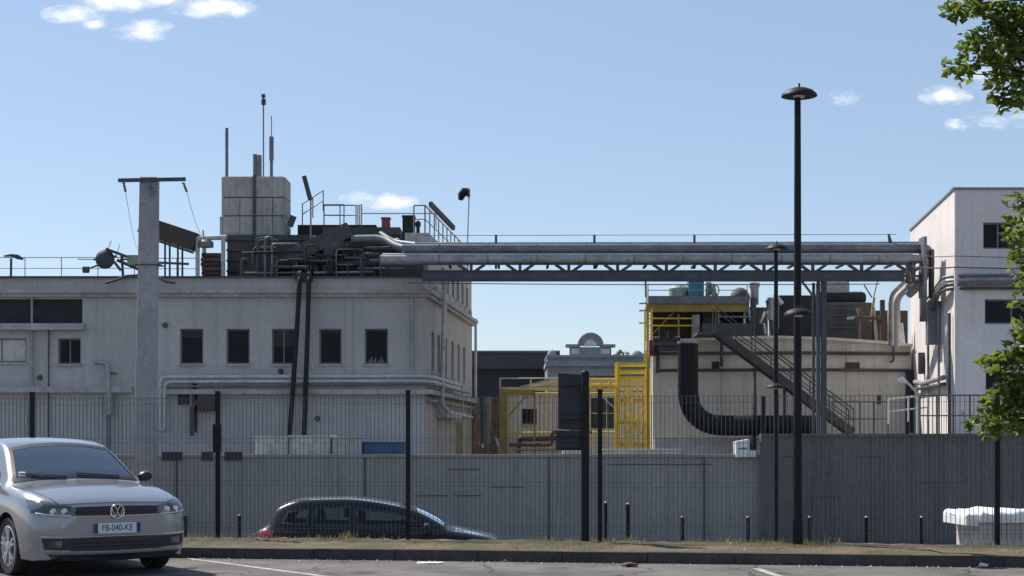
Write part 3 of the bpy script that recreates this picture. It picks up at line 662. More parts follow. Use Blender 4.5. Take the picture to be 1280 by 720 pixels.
# ------------------------------------------------------------------ things on the left roof
ZR = zp - .2
def louvre_block(px0, px1, py0, Y0, dep, mat, label, name, n=5, seams=0, z0=None):
    a, b, z1 = fx(px0, Y0), fx(px1, Y0), fz(py0, Y0); z0 = ZR if z0 is None else z0; fr = front(Y0)
    t = thing(name, ((a + b) / 2, Y0 + dep / 2, z0), label, 'plant housing')
    MB().box(a, b, Y0, Y0 + dep, z0, z1).build('casing', mat, t)
    for i in range(n):
        z = z0 + (z1 - z0) * (i + .45) / n
        MB().obox(fr, a - .03, b + .03, -.1, .09, z, z + .07).build('rail', mat, t)
    for i in range(seams):
        u = a + (b - a) * (i + 1) / (seams + 1); MB().obox(fr, u - .05, u + .05, 0, .06, z0, z1).build('rib', mat, t)
    return t
ph = louvre_block(284, 404, 293.5, 67.0, 5.0, 'dark', 'wide dark louvred housing on the roof under the concrete tower', 'plant_housing', 5, 3)
louvre_block(404, 500, 284, 66.6, 5, 'dark', 'dark louvred housing on the roof right of the hoses', 'plant_housing', 4, 2)
louvre_block(372, 470, 281, 68.5, 4, 'matblack', 'black flat topped housing below the roof platform railing', 'plant_housing', 3, 0)
# inclined dark gallery
m = MB().bar(P(318, 342, 66.3), P(438, 288, 66.3), .8, .62); whole(m, 'inclined_gallery', 'dark', 'dark enclosed gallery climbing diagonally over the roof housings', 'gallery')
# clutter of ducts before the housing
t = thing('roof_ductwork', (fx(450, 66), 66, ZR), 'tangle of grey ducts between the hoses and the pipe bridge', 'ductwork')
for pts, r, mt in (([P(410, 345, 66), P(410, 318, 66), P(418, 308, 66), P(440, 308, 66.2)], .26, 'dark'), ([P(440, 299, 65.8), P(480, 298, 65.6), P(500, 311, 64.8), P(530, 311, 64.3)], .17, 'pipe2'),
                   ([P(476, 292, 66), P(492, 303, 65.3), P(520, 306, 64.6)], .12, 'pipe2'), ([P(400, 330, 66), P(470, 330, 66)], .12, 'dark'), ([P(395, 322, 66), P(395, 345, 66)], .15, 'dark'),
                   ([P(300, 341.5, 65.7), P(372, 341, 65.7)], .05, 'pipe2'), ([P(392, 341, 65.7), P(470, 340, 65.7)], .06, 'pipe'), ([P(476, 324, 65), P(476, 345, 65.3)], .05, 'pipe2')):
    MB().path(pts, r, 12, True, .5).build('duct', mt, t, True)
rp = random.Random(11)
for i in range(44):
    x0, y0, yy = rp.uniform(300, 500), rp.uniform(296, 338), rp.uniform(65.2, 66.2); ln = rp.uniform(15, 70); mt = rp.choice(['dark', 'pipe2', 'darkbrown', 'steel', 'matblack', 'dark', 'matblack'])
    if i % 3 == 0: pts = [P(x0, 345, yy), P(x0, y0, yy), P(x0 + ln * .5, y0, yy), P(x0 + ln * .5, y0 + rp.uniform(4, 14), yy)]
    else: pts = [P(x0, y0, yy), P(min(x0 + ln, 505), y0 + rp.uniform(-1, 1), yy)]
    MB().path(pts, rp.uniform(.025, .075), 8, True, .15).build('pipe', mt, t, True)
for i in range(9): x0 = 296 + i * 23 + rp.uniform(-5, 5); MB().bar(P(x0, 346, 65.3), P(x0, rp.uniform(318, 332), 65.3), .05).build('support', 'dark', t)
for x, y in ((484.5, 303), (496, 303)): dome(MB(), P(x, y, 65.4), .16, 1.1).build('dome_cap', 'pipe_white', t, True)
MB().box(fx(480, 65.6), fx(530, 65.6), 65.4, 66.3, fz(346, 65.6), fz(322, 65.6)).build('valve_box', 'dark', t, bevel=.04)
MB().box(fx(410, 65.6), fx(418, 65.6), 65.2, 65.5, fz(345, 65.6), fz(326, 65.6)).build('valve_box', 'matblack', t, bevel=.04)
# frame with stacked boards
Y0 = 66.
t = thing('board_rack', (fx(264, Y0), Y0, ZR), 'pale pipe frame with brown stacked boards inside on the roof', 'rack')
for x in (247, 279):
    for dy_ in (0, 1.4): MB().path([(fx(x, Y0), Y0 + dy_, ZR), (fx(x, Y0), Y0 + dy_, fz(298, Y0))], .09, 8).build('leg', 'pipe_white', t)
pipe([P(246, 298, Y0), P(283, 296.5, Y0)], .1, 'pipe_white', 0, 'top_rail', t); pipe([P(246, 298, Y0 + 1.4), P(283, 297, Y0 + 1.4)], .1, 'pipe_white', 0, 'top_rail', t)
for i in range(7):
    z = ZR + .05 + i * .19; MB().box(fx(249 + random.uniform(0, 2), Y0), fx(276 - random.uniform(0, 3), Y0), Y0 + .2, Y0 + 1.3, z, z + .15).build('board', 'brick' if i % 2 else 'darkbrown', t)
MB().lathe(P(257, 303, Y0), [(.001, -.2), (.33, -.2), (.33, .0), (.2, .1), (.001, .1)], 14).build('drum', 'pipe2', t, True)
MB().path([P(254, 297, Y0), P(254, 288, Y0)], .03, 6).build('stub', 'dark', t)
# conveyor tube with legs
t = thing('conveyor', (fx(215, 66), 66.3, ZR), 'dark inclined conveyor tunnel on thin legs behind the concrete pole', 'conveyor')
MB().bar(P(178, 281, 66.3), P(246, 303.5, 66.3), .9, .72).build('tunnel', 'darkbrown', t)
for x in (207, 223):
    for dy_ in (0, .9): MB().bar((fx(x, 66), 65.9 + dy_, ZR), (fx(x, 66), 65.9 + dy_, fz(296 + (x - 207) * .33, 66)), .07).build('leg', 'dark', t)
MB().bar(P(190, 328, 65.95), P(236, 330, 65.95), .09).build('brace', 'dark', t); MB().bar(P(197, 301, 65.95), P(242, 316, 65.95), .09).build('brace', 'dark', t)
# concrete tower
Y0 = 68.; a, b, z0, z1 = fx(278.5, Y0), fx(355, Y0), fz(293, Y0), fz(221, Y0); fr = front(Y0)
t = thing('concrete_tower', ((a + b) / 2, Y0 + 1.4, z0), 'stained concrete panel tower standing on the roof housing with antennas', 'tower')
rows = [(z0, fz(270.2, Y0)), (fz(269.8, Y0), fz(247.2, Y0)), (fz(246.8, Y0), z1)]
MB().box(a + .03, b - .03, Y0 + .03, Y0 + 1.67, z0 + .02, z1 - .03).build('core', 'warehouse2', t)
MB().box(a - .12, b + .06, Y0 - .1, Y0 + 1.8, z0 - .15, z0 - .003).build('base_slab', 'tank', t)
for r_, (za, zb_) in enumerate(rows):
    cuts = [a, fx(318, Y0), b] if r_ == 2 else [a, fx(300, Y0), fx(318, Y0), fx(341, Y0), b]
    for u, v in zip(cuts, cuts[1:]): MB().obox(fr, u + .012, v - .012, -.03, .05, za + .012, zb_ - .012).build('panel', 'tank', t, bevel=.012)
    for X in (a - .05, b - .05): MB().box(X, X + .1, Y0 - .0, Y0 + 1.7, za + .012, zb_ - .012).build('panel', 'tank', t)
MB().obox(fr, fx(316.5, Y0), fx(320, Y0), .05, .13, z0 - .1, z1 + .05).build('conduit', 'dark', t)
MB().obox(fr, fx(275, Y0), fx(278, Y0), -.6, .05, z0, fz(271, Y0)).build('side_duct', 'tank', t)
MB().box(a + .05, b - .05, Y0 + .05, Y0 + 1.6, z1 - .028, z1 + .02).build('cap', 'tank', t)
zt = z1 + .02
def mast(px, ytop, r, label, extra=None):
    Y1 = Y0 + .8; t = thing('antenna_mast', (fx(px, Y1), Y1, zt), label, 'antenna'); MB().path([(fx(px, Y1), Y1, zt), P(px, ytop, Y1)], r, 8).build('mast', 'pipe2', t, True)
    if extra: extra(t, Y1)
mast(283.5, 160, .07, 'plain grey antenna tube at the left edge of the tower')
def ex(t, Y1):
    MB().path([P(324.5, 221, Y1 - .2), P(324.5, 194, Y1 - .2)], .09, 8).build('antenna_tube', 'pipe2', t, True); MB().bar(P(318, 205, Y1), P(325, 205, Y1 - .2), .04).build('bracket', 'dark', t)
mast(319, 193, .1, 'short thick pair of antenna tubes on the tower', ex)
def ex(t, Y1):
    MB().path([P(329.5, 131, Y1), P(329.5, 124, Y1)], .1, 8).build('sensor', 'dark', t, True); MB().path([P(329.5, 122, Y1), P(329, 118, Y1)], .09, 8).build('vane', 'dark', t, True)
mast(329.3, 119, .03, 'tallest thin mast on the tower with a small dark sensor', ex)
def ex(t, Y1):
    MB().path([P(339.3, 200, Y1), P(339.3, 171, Y1)], .1, 8).build('antenna_tube', 'pipe2', t, True)
    MB().path([P(339.3, 221, Y1), P(339.3, 171, Y1)], .07, 8).build('antenna_tube', 'pipe2', t, True)
mast(339.3, 145, .02, 'antenna on the tower right with thick tube and whip', ex)
# railings
def railing(paths, h, label, r=.025, step=1.2, mid=True, name='railing', mat='steel', posts=True):
    lo = Vector(paths[0][0]); t = thing(name, lo, label, 'railing')
    for pts in paths:
        pts = [Vector(p) for p in pts]; up = Vector((0, 0, h))
        MB().path([p + up for p in pts], r, 6).build('rail', mat, t)
        if mid: MB().path([p + up * .5 for p in pts], r * .8, 6).build('rail', mat, t)
        for a, b in zip(pts, pts[1:]):
            n = max(1, round((b - a).length / step))
            for i in range(n + 1):
                if i == 0 and a is not pts[0]: continue
                q = a.lerp(b, i / n); MB().path([q, q + up], r, 6).build('post', mat, t)
    return t
G = lambda x, y, Y: P(x, y, Y)
railing([[G(378, 281, 69), G(404, 261 + 22, 69) + Vector((0, 0, .66))], [G(405, 282, 68.6), G(430, 282, 68.6)], [G(405, 282, 71), G(445, 282, 71), G(452, 282, 69)], [G(405, 282, 68.6), G(405, 282, 71)]], .9, 'small stair and platform railing on the black roof housing', .028, .7)
railing([[G(452, 285, 68.4), G(545, 285, 68.4)]], .62, 'long thin railing between the platform and the end of the roof', .022, 2.2, False)
railing([[FRS.p(1.1, -.15, ZU), FRS.p(LS - .4, -.15, ZU)], [FRS.p(1.1, -.15, ZU), (q0.x - .6, q0.y + .15, ZU)]], 1.15, 'railing along the upper storey roof edge running away', .03, 1.4)
railing([[G(-60, 349, 66), G(168, 349, 66)]], .9, 'thin railing along the left part of the roof', .02, 1.5)
railing([[G(196, 349, 68.5), G(246, 349, 68.5)]], .9, 'short thin railing behind the conveyor legs', .02, .8)
# inclined tray at the railing
whole(MB().bar(P(538, 255, 66.5), P(567, 285, 70), .14, .2), 'cable_tray', 'dark', 'dark inclined tray rising above the roof end railing', 'cable tray')
m = MB().box(fx(477, 68.5), fx(487, 68.5), 68.5, 68.9, ZR, fz(272, 68.5)); m.box(fx(476.2, 68.5), fx(487.8, 68.5), 68.47, 68.93, fz(273.5, 68.5), fz(271.5, 68.5))
whole(m, 'chimney', 'red', 'faded red square chimney on the roof', 'chimney')
m = MB().box(fx(503, 68.5), fx(518, 68.5), 68.5, 69.2, ZR, fz(270, 68.5)); m.box(fx(502.4, 68.5), fx(518.6, 68.5), 68.47, 69.23, fz(271.5, 68.5), fz(269, 68.5))
whole(m, 'roof_vent', 'matblack', 'black boxy vent on the roof right of the red chimney', 'roof vent')
m = MB().lathe(P(522.5, 300, 68.5), [(.08, -1.5), (.08, .55), (.12, .6), (.12, .75), (.001, .85)], 10)
whole(m, 'roof_vent', 'matblack', 'small round black vent beside the boxy black vent', 'roof vent')
# flood lamp pole
t = thing('floodlight_pole', (fx(388.5, 66), 66, ZR), 'thin pole with a tilted grey lamp panel over the roof', 'floodlight')
MB().path([(fx(388.5, 66), 66, ZR), P(388.5, 249, 66)], .035, 8).build('pole', 'steel', t); MB().bar(P(380, 220, 66), P(388, 250, 66), .18, .2).build('lamp_panel', 'bridge_dark', t, bevel=.03)
whole(MB().bar(P(362, 283, 67.5), P(367, 270, 67.5), .2, .25), 'lamp_panel', 'dark', 'stub lamp panel leaning at the right foot of the tower', 'lamp')
# windsock
t = thing('windsock_pole', (fx(583, 69), 69, ZU), 'slim white pole with a dark windsock at the roof end', 'windsock')
MB().path([(fx(583, 69), 69, ZU - 2), P(584.5, 300, 69), P(586.5, 240, 69)], .03, 8).build('pole', 'pipe_white', t)
MB().lathe(P(586, 241, 69), [(.2, -.05), (.19, .05)], 12, 'x').build('hoop', 'dark', t)
m = MB().path([P(585.5, 240, 69), P(580, 240, 69), P(577, 244, 69), P(575.5, 250, 69)], [.17, .2, .17, .1], 12); m.build('sock', 'black', t, True)
MB().bar(P(488, 285, 68), P(488, 285, 68) + Vector((0, 0, .1)), .02)
# bent roof lamp at left
t = thing('roof_lamp', (fx(13, 66), 66, ZR), 'bent dark roof lamp with an outstretched head at the far left', 'lamp')
MB().path([(fx(13.5, 66), 66, ZR), P(14, 323, 66)], .05, 8).build('pole', 'dark', t); m = MB(); m.path([P(5, 320, 66), P(14, 319, 66), P(22, 321, 66), P(29, 324, 66)], [.03, .06, .1, .04], 8); m.build('head', 'dark', t, True)
# dish and aerials
t = thing('aerial_array', (fx(150, 66), 66, ZR), 'tangle of dark aerials with a round dish left of the concrete pole', 'aerial')
MB().lathe(P(131, 324, 65.8), [(.001, -.14), (.2, -.11), (.3, -.05), (.4, .04), (.38, .05), (.001, -.08)], 18, 'y').build('dish', 'bridge_dark', t, True)
for a_, b_, wd in (((132, 311, 65.6), (162, 322, 65.9), .1), ((117, 324.5, 65.8), (146, 320, 65.9), .08), ((108, 337, 65.5), (134, 327, 65.9), .07), ((140, 324, 65.8), (151, 338, 65.8), .1), ((146, 325, 66), (174, 337, 66.2), .12),
                   ((150, 325, 66), (175, 322, 66), .07), ((152, 318, 66), (154, 348, 66.2), .09), ((97, 324, 66), (120, 324.5, 66), .03), ((135, 312, 65.7), (139, 301, 65.4), .02), ((145, 321, 66), (150, 305, 66), .018)):
    MB().bar(P(*a_), P(*b_), wd).build('boom', 'dark', t)
for i in range(5): MB().bar(P(136 + i * 4, 313 + i * 1.6, 65.3), P(136 + i * 4, 313 + i * 1.6, 66.4), .03).build('element', 'dark', t)
MB().lathe(P(107.5, 337, 65.5), [(.001, -.15), (.14, -.12), (.14, .12), (.001, .14)], 8, 'x').build('receiver', 'dark', t)
MB().box(fx(160, 66), fx(173, 66), 65.8, 66.4, fz(332, 66), fz(319, 66)).build('cabinet', 'palegreen', t, bevel=.04)
t = thing('cable_bundle', (fx(150, 64.8), 64.8, fz(354, 65)), 'dark cables drooping over the roof edge by the concrete pole', 'cable')
MB().path([P(132, 354, 64.6), P(146, 350, 64.6), P(158, 345, 64.8), P(172, 344, 65.2)], .05, 8).build('cable', 'dark', t, True)
MB().path([P(198, 346, 64.8), P(207, 352, 64.6), P(219, 354, 64.6)], .05, 8).build('cable', 'dark', t, True)

# ------------------------------------------------------------------ pipe bridge
Y = 63.4
pb = thing('pipe_bridge', (fx(1024, Y), Y, -1), 'long pipe bridge on a truss spanning between the two factory buildings', 'pipe bridge')
def pp(x0, y0, x1, y1, r, mat, Yd=0, extra=None, n=14):
    pts = [P(x0, y0, Y + Yd), P(x1, y1, Y + Yd)]
    MB().path((extra or []) + pts, r, n, True, .5).build('pipe', mat, pb, True)
pp(503, 311.5, 1150, 310.5, .205, 'pipe2', -.1); pp(476, 324.5, 1146, 324, .19, 'pipe', -.35); pp(478, 318.8, 1140, 318.5, .07, 'pipe_white', -.3); pp(520, 306, 1150, 305, .1, 'pipe2', .6); pp(530, 325, 1140, 325, .13, 'pipe2', .6)
for x in range(540, 1150, 61):
    for yy, r, dd in ((311, .215, -.1), (324.3, .2, -.35)):
        MB().path([P(x + 8, yy, Y + dd), P(x + 9.5, yy, Y + dd)], r, 14).build('flange', 'pipe2', pb, True)
    MB().box(fx(x + 21, Y), fx(x + 24, Y), Y - .5, Y + .8, fz(333.5, Y), fz(331.2, Y)).build('saddle', 'bridge_dark', pb)
for dd in (-.5, .7):
    yd = Y + dd
    m = MB().box(fx(529, Y), fx(1126, Y), yd - .12, yd + .12, fz(350.5, yd), fz(339, yd)); m.box(fx(529, Y), fx(1126, Y), yd - .18, yd + .18, fz(351.5, yd), fz(350.5, yd)); m.box(fx(529, Y), fx(1126, Y), yd - .18, yd + .18, fz(339, yd), fz(338.2, yd))
    m.build('girder', 'bridge_dark', pb)
    if dd > 0: continue
    MB().box(fx(529, Y), fx(1140, Y), yd - .05, yd + .05, fz(331.2, yd), fz(330.2, yd)).build('chord', 'bridge_dark', pb)
    x = 528.
    while x < 1120:
        for x0, x1, w_ in ((61, 61, .12), (44, 56, .11), (78, 66, .11)): MB().bar(P(x + x0, 330.6, yd), P(x + x1, 338.8, yd), w_).build('strut', 'bridge_dark', pb)
        x += 61
MB().box(fx(545, Y), fx(1120, Y), Y - .37, Y + .57, fz(349, Y), fz(348, Y)).build('deck', 'dark', pb)
for x in (620, 743, 868): MB().path([P(x, 336, Y + .3), P(x, 293.5, Y + .3)], .05, 6).build('post', 'dark', pb)
MB().path([P(520, 294.5, Y + .3), P(1120, 293, Y + .3)], .012, 5).build('guard_wire', 'steel', pb)
m = MB().path([P(1112, 305, Y), P(1111, 292.5, Y)], .05, 6); m.path([P(1111, 293, Y), P(1114.5, 304, Y)], .04, 6); m.build('bracket', 'dark', pb)
for x, r in ((1020, .06), (1026.5, .1)): MB().box(fx(x, Y) - r, fx(x, Y) + r, Y - .5 - r, Y - .5 + r, -1, fz(351.6, Y)).build('leg', 'bridge_dark', pb)
for x, r in ((1021, .05), (1026.5, .06)): MB().box(fx(x, Y) - r, fx(x, Y) + r, Y + .7 - r, Y + .7 + r, -1, fz(351.6, Y)).build('leg', 'bridge_dark', pb)
MB().bar(P(1002, 351, Y - .5), P(1018, 372, Y - .5), .08).build('brace', 'bridge_dark', pb)
# right hand end: elbows, hanging plate, small pipes
for pts, r, mt in (([P(1148, 311, 63.3), P(1160, 311, 63.3), P(1163, 330, 63.3), P(1150, 352, 65), P(1140, 362, 68)], .19, 'pipe2'),
                   ([P(1146, 324, 63), P(1156, 324, 63), P(1156, 350, 63.2), P(1136, 368, 64)], .17, 'pipe'), ([P(1143, 352, 63.5), P(1121, 372, 65), P(1121, 431, 68)], .14, 'pipe_white'),
                   ([P(1138, 345, 63.8), P(1114, 368, 66), P(1113, 430, 68.5)], .1, 'pipe'), ([P(1130, 341, 63.6), P(1143, 341, 63.6)], .06, 'pipe_white'), ([P(1130, 345, 63.6), P(1150, 345, 63.6)], .05, 'pipe')):
    MB().path(pts, r, 12, True, .5).build('pipe', mt, pb, True)
MB().box(fx(1151.5, 63), fx(1155.5, 63), 62.6, 63.4, fz(372, 63), fz(297, 63)).build('hanger', 'pipe2', pb)
MB().box(fx(1163, 63), fx(1167, 63), 62.9, 63.3, fz(372, 63), fz(312, 63)).build('hanger', 'dark', pb)
MB().box(fx(1138, 63), fx(1143, 63), 62.8, 63.8, fz(352, 63), fz(327, 63)).build('hanger', 'dark', pb)

# ------------------------------------------------------------------ right white building
Y = 60.; FRW = front(Y); XW = fx(1193, Y); X2 = fx(1560, Y)
rb = thing('office_building', (XW + 5, Y + 6, -1), 'tall white building at the right with dark wide windows', 'building')
W0, W1 = Vector((XW, Y, 0)), Vector((fx(1138, 72), 72, 0)); wu = (W1 - W0); LW = wu.length; wu.normalize()
FRWS = Frame((W0.x, W0.y), (wu.x, wu.y), (-wu.y, wu.x))
H = lambda x0, x1, y0, y1: (fx(x0, Y), fx(x1, Y), fz(y1, Y), fz(y0, Y)); zr = fz(237, Y)
hw = [H(1229, 1268, 278, 311), H(1340, 1390, 278, 311), H(1231, 1300, 374, 405), H(1340, 1400, 374, 405), H(1232, 1290, 465, 496), H(1340, 1400, 465, 496)]
m = MB().facade(FRW, XW, X2, -1, zr, hw, .25); m.build('front_wall', 'white_render', rb)
m = MB(); m.quad(W0 + Vector((0, 0, -1)), W1 + Vector((0, 0, -1)), W1 + Vector((0, 0, zr)), W0 + Vector((0, 0, zr)))
m.quad((X2, Y, -1), (X2, 72, -1), (X2, 72, zr), (X2, Y, zr)); m.quad(W1 + Vector((0, 0, -1)), (X2, 72, -1), (X2, 72, zr), W1 + Vector((0, 0, zr))); m.build('side_wall', 'white_render', rb)
MB().add([W0 + Vector((0, .02, zr - .15)), (X2, Y + .02, zr - .15), (X2, 72, zr - .15), W1 + Vector((0, 0, zr - .15))], [(0, 1, 2, 3)]).build('roof', 'dark', rb)
m = MB().obox(FRW, XW - .06, X2, -.25, .06, zr, zr + .08); m.obox(FRWS, 0.0, LW, -.25, .055, zr + .003, zr + .078); m.build('parapet_cap', 'steel', rb)
for h in hw: window(rb, FRW, h, .2, 1, False)
MB().obox(FRW, XW + .002, XW + .1, -.01, .05, -1, zr - .1).build('corner_strip', 'white_render', rb)
for y0, y1, d, mt in ((343, 347, .18, 'pipe2'), (348, 352.5, .26, 'pipe'), (353.5, 357.5, .24, 'pipe2'), (359, 362.5, .14, 'dark')):
    z, r = fz((y0 + y1) / 2, Y), (y1 - y0) / 2 * Y / F
    zs_ = z - .25
    MB().path([FRWS.p(4.6, .25, z - 1.05), FRWS.p(2.2, .35, z - .2), FRWS.p(.4, .35, z), (XW + .5, Y - d - .05, z), (X2, Y - d - .05, z)], r, 10, True, .35).build('pipe', mt, rb, True)
MB().path([FRWS.p(6.5, .3, fz(371, Y)), FRWS.p(.3, .3, fz(352, Y))], .09, 10).build('pipe', 'pipe_white', rb, True)
# side wall fittings that throw long shadows down the wall
for u in (2.6, 5.4): MB().path([FRWS.p(u, .18, 1), FRWS.p(u, .18, 6.6)], .05, 8).build('downpipe', 'pipe2', rb, True)
MB().path([FRWS.p(9, .22, 3.9), FRWS.p(6.6, .22, 3.75), FRWS.p(1, .22, 3.8)], .1, 8).build('pipe', 'pipe', rb, True)
MB().path([FRWS.p(10, .2, 3.6), FRWS.p(1, .2, 3.55)], .07, 8).build('pipe', 'dark', rb, True)
MB().obox(FRWS, 3.2, 3.9, 0, .5, 5.2, 6.9).build('duct_box', 'pipe2', rb); MB().obox(FRWS, 7.6, 7.9, 0, .25, 4.2, 5.1).build('bracket', 'dark', rb); MB().obox(FRWS, 4.6, 4.9, 0, .6, 6.2, 7.2).build('bracket', 'pipe2', rb)
MB().path([FRWS.p(.4, .12, -1), FRWS.p(.4, .12, 6.2)], .06, 8).build('downpipe', 'dark', rb, True)

# ------------------------------------------------------------------ cream process hall
Y = 71.; FRC = front(Y); k = Y / F
ch = thing('process_hall', (fx(970, Y), Y + 5, -1), 'cream walled process hall in the middle right with a bowed top', 'building')
xa, xb = fx(816, Y), fx(1139, Y); top = [(816, 428), (840, 425), (900, 422), (970, 420.5), (1040, 423), (1100, 427), (1139, 431)]
poly = [(xa, -1), (xb, -1)] + [(fx(x, Y), fz(y, Y)) for x, y in reversed(top)]
MB().prism(poly, FRC, -1.2, 0).build('wall', 'cream', ch)
MB().box(fx(846, Y), xb, Y + 1.2, Y + 9, -1, fz(431, Y)).build('rear_wall', 'cream', ch)
fcap = MB()
for (x0, y0), (x1, y1) in zip(top, top[1:]):
    fcap.hexa([(fx(x0, Y), Y - .3, fz(y0 + 3, Y)), (fx(x1, Y), Y - .3, fz(y1 + 3, Y)), (fx(x1, Y), Y - .003, fz(y1 + 3, Y)), (fx(x0, Y), Y - .003, fz(y0 + 3, Y)), (fx(x0, Y), Y - .3, fz(y0, Y) + .02), (fx(x1, Y), Y - .3, fz(y1, Y) + .02), (fx(x1, Y), Y - .003, fz(y1, Y) + .02), (fx(x0, Y), Y - .003, fz(y0, Y) + .02)])
fcap.build('coping', 'cream', ch)
for y, r in ((441, .075), (462, .07)): pipe([P(818, y + 1, Y - .15), P(1000, y, Y - .15), P(1137, y + 1, Y - .15)], r, 'dark', 0, 'pipe', ch)
MB().obox(FRC, fx(1058, Y), fx(1075, Y), -.01, .05, fz(545, Y), fz(430, Y)).build('pilaster', 'cream', ch)
MB().obox(FRC, fx(1096, Y), fx(1101, Y), -.05, .03, fz(505, Y), fz(494, Y)).build('vent', 'shutter', ch)
MB().obox(FRC, fx(1132, Y), fx(1139, Y), -.05, .3, fz(545, Y), fz(463, Y)).build('door_recess', 'shutter', ch)
MB().obox(FRC, fx(890, Y), fx(899, Y), -.05, .06, fz(462, Y), fz(452, Y)).build('vent', 'shutter', ch)
MB().obox(FRC, fx(1057, Y), fx(1074, Y), -.05, .1, fz(461, Y), fz(453, Y)).build('vent', 'darkbrown', ch)
pipe([P(822, 428, Y - .3), P(822, 466, Y - .3)], .1, 'dark', 0, 'downpipe', ch); pipe([P(902, 424, Y - .2), P(902, 458, Y - .2)], .07, 'dark', 0, 'downpipe', ch); pipe([P(1117, 430, Y - .2), P(1117, 452, Y - .2), P(1112, 452, Y - .2)], .05, 'dark', .1, 'downpipe', ch)
pipe([P(901, 463, Y - .1), P(901, 545, Y - .1)], .02, 'cornice', 0, 'joint', ch)
# grey boarded screen at its foot
t = crate(818, 950, 548, 640, 68.2, .3, 'binbody', 'pale ribbed screen at the foot of the cream hall', 'screen', 'boarded_screen', 22)
# yellow upper gallery
Y1 = 72.; fr = front(Y1)
yg = thing('yellow_gallery', (fx(868, Y1), Y1 + 2, fz(424, Y1)), 'dull yellow open gallery with posts on top of the cream hall', 'gallery')
zb, z2, z1 = fz(424, Y1), fz(380, Y1), fz(370.5, Y1)
MB().box(fx(816, Y1), fx(934, Y1), Y1 + 1.1, Y1 + 1.28, zb, z2 - .003).build('back_wall', 'darkbrown', yg)
for y in (398, 407): MB().path([P(812, y, Y1 - .02), P(866, y, Y1 - .02)], .035, 6).build('rail', 'yellow', yg)
MB().path([P(813, 420, Y1), P(846, 386, Y1)], .03, 6).build('brace', 'oldyellow', yg)
MB().box(fx(810, Y1), fx(936, Y1), Y1 - .25, Y1 + 1.3, z2, z1).build('roof_slab', 'pipe2', yg)
MB().box(fx(808, Y1), fx(936, Y1), Y1 - .15, Y1 + .1, fz(390, Y1), z2 - .003).build('beam', 'oldyellow', yg)
MB().box(fx(809, Y1), fx(811, Y1), Y1 + .2, Y1 + 1.2, zb, z2).build('end_wall', 'oldyellow', yg)
MB().box(fx(808, Y1), fx(811, Y1), Y1 - .14, Y1 + .06, -.9, z2).build('post', 'oldyellow', yg)
for x in (847, 897): MB().box(fx(x, Y1), fx(x + 2.2, Y1), Y1 - .05, Y1 + .05, zb, fz(393, Y1)).build('post', 'oldyellow', yg)
MB().box(fx(866, Y1), fx(875, Y1), Y1 + .1, Y1 + .6, zb, fz(393, Y1)).build('post', 'cornice', yg)
for y in (379.5, 388.5, 404): MB().bar(P(799, y, Y1), P(809, y - .5, Y1), .05, .06).build('bracket', 'steel', yg)
railing([[P(810, 370, Y1), P(934, 370, Y1)]], .52, 'thin rail on the yellow gallery roof', .022, 1.5, True)
pipe([P(807, 352, Y1), P(807.5, 372, Y1)], .05, 'oldyellow', 0, 'post', yg)
# things on gallery roof
def rt(mb, name, mat, label, cat, smooth=True): return whole(mb, name, mat, label, cat, None, smooth)
rt(MB().box(fx(861, 73), fx(880, 73), 73, 74, z1, fz(351, 73)), 'water_box', 'teal', 'teal plastic box on the yellow gallery roof', 'box', False)
rt(MB().lathe((fx(850, 73), 73.6, z1), [(.45, 0), (.45, .5), (.3, .65), (.001, .7)], 16), 'tank', 'palegreen', 'squat pale green tank on the yellow gallery roof', 'tank')
m = MB()
for i in range(7): m.path([(fx(884 + i * 2.5, 73), 73.2 + (i % 3) * .3, z1), (fx(885 + (i * 7 % 13), 73), 73.3, fz(352 + (i % 2) * 3, 73))], .06, 8)
m.lathe((fx(892, 73), 73.4, fz(362, 73)), [(.28, -.06), (.33, 0), (.28, .06)], 14, 'y'); rt(m, 'valve_cluster', 'palegreen', 'cluster of green valves and bent pipes beside the teal box', 'valves')
m = dome(MB(), (fx(928, 73), 73.8, z1), .48, 1.2, 16); rt(m, 'vent_dome', 'dark', 'dark domed ventilator on the gallery roof', 'ventilator')
rt(MB().lathe((fx(945, 73.5), 74, z1 - .2), [(.2, 0), (.2, .8), (.25, .8), (.25, 1), (.001, 1.05)], 12), 'vent_stack', 'pipe', 'bright vent stack right of the dark domed ventilator', 'vent')
# dark plant on the hall roof
ZT = fz(424, Y)
t = thing('process_plant', (fx(1010, 73), 73.5, ZT), 'black process plant with ducts and brown frames on the cream hall roof', 'process plant')
def pbx(x0, x1, y0, y1, Y0, d, mat, name='casing', bev=.03): MB().box(fx(x0, Y0), fx(x1, Y0), Y0, Y0 + d, fz(y1, Y0), fz(y0, Y0)).build(name, mat, t, bevel=bev)
pbx(974, 1032, 369, 430, 72.6, 3, 'matblack'); pbx(1032, 1090, 378, 430, 72.8, 3, 'dark'); pbx(936, 960, 384, 428, 72.2, 2, 'dark'); pbx(878, 940, 404, 426, 71.6, 1.4, 'dark'); pbx(1090, 1135, 388, 432, 73.4, 2, 'darkbrown'); pbx(1028, 1062, 352, 372, 75, 2, 'pipe', 'tank'); pbx(878, 900, 388, 410, 72.5, 1, 'dark', 'screen_panel')
pbx(1020, 1084, 364, 380, 74, 3, 'matblack', 'hood', .2)
for y in (386, 394, 402, 409): MB().bar(P(1036, y, 72.7), P(1072, y, 72.7), .05, .07).build('rail', 'bridge_dark', t)
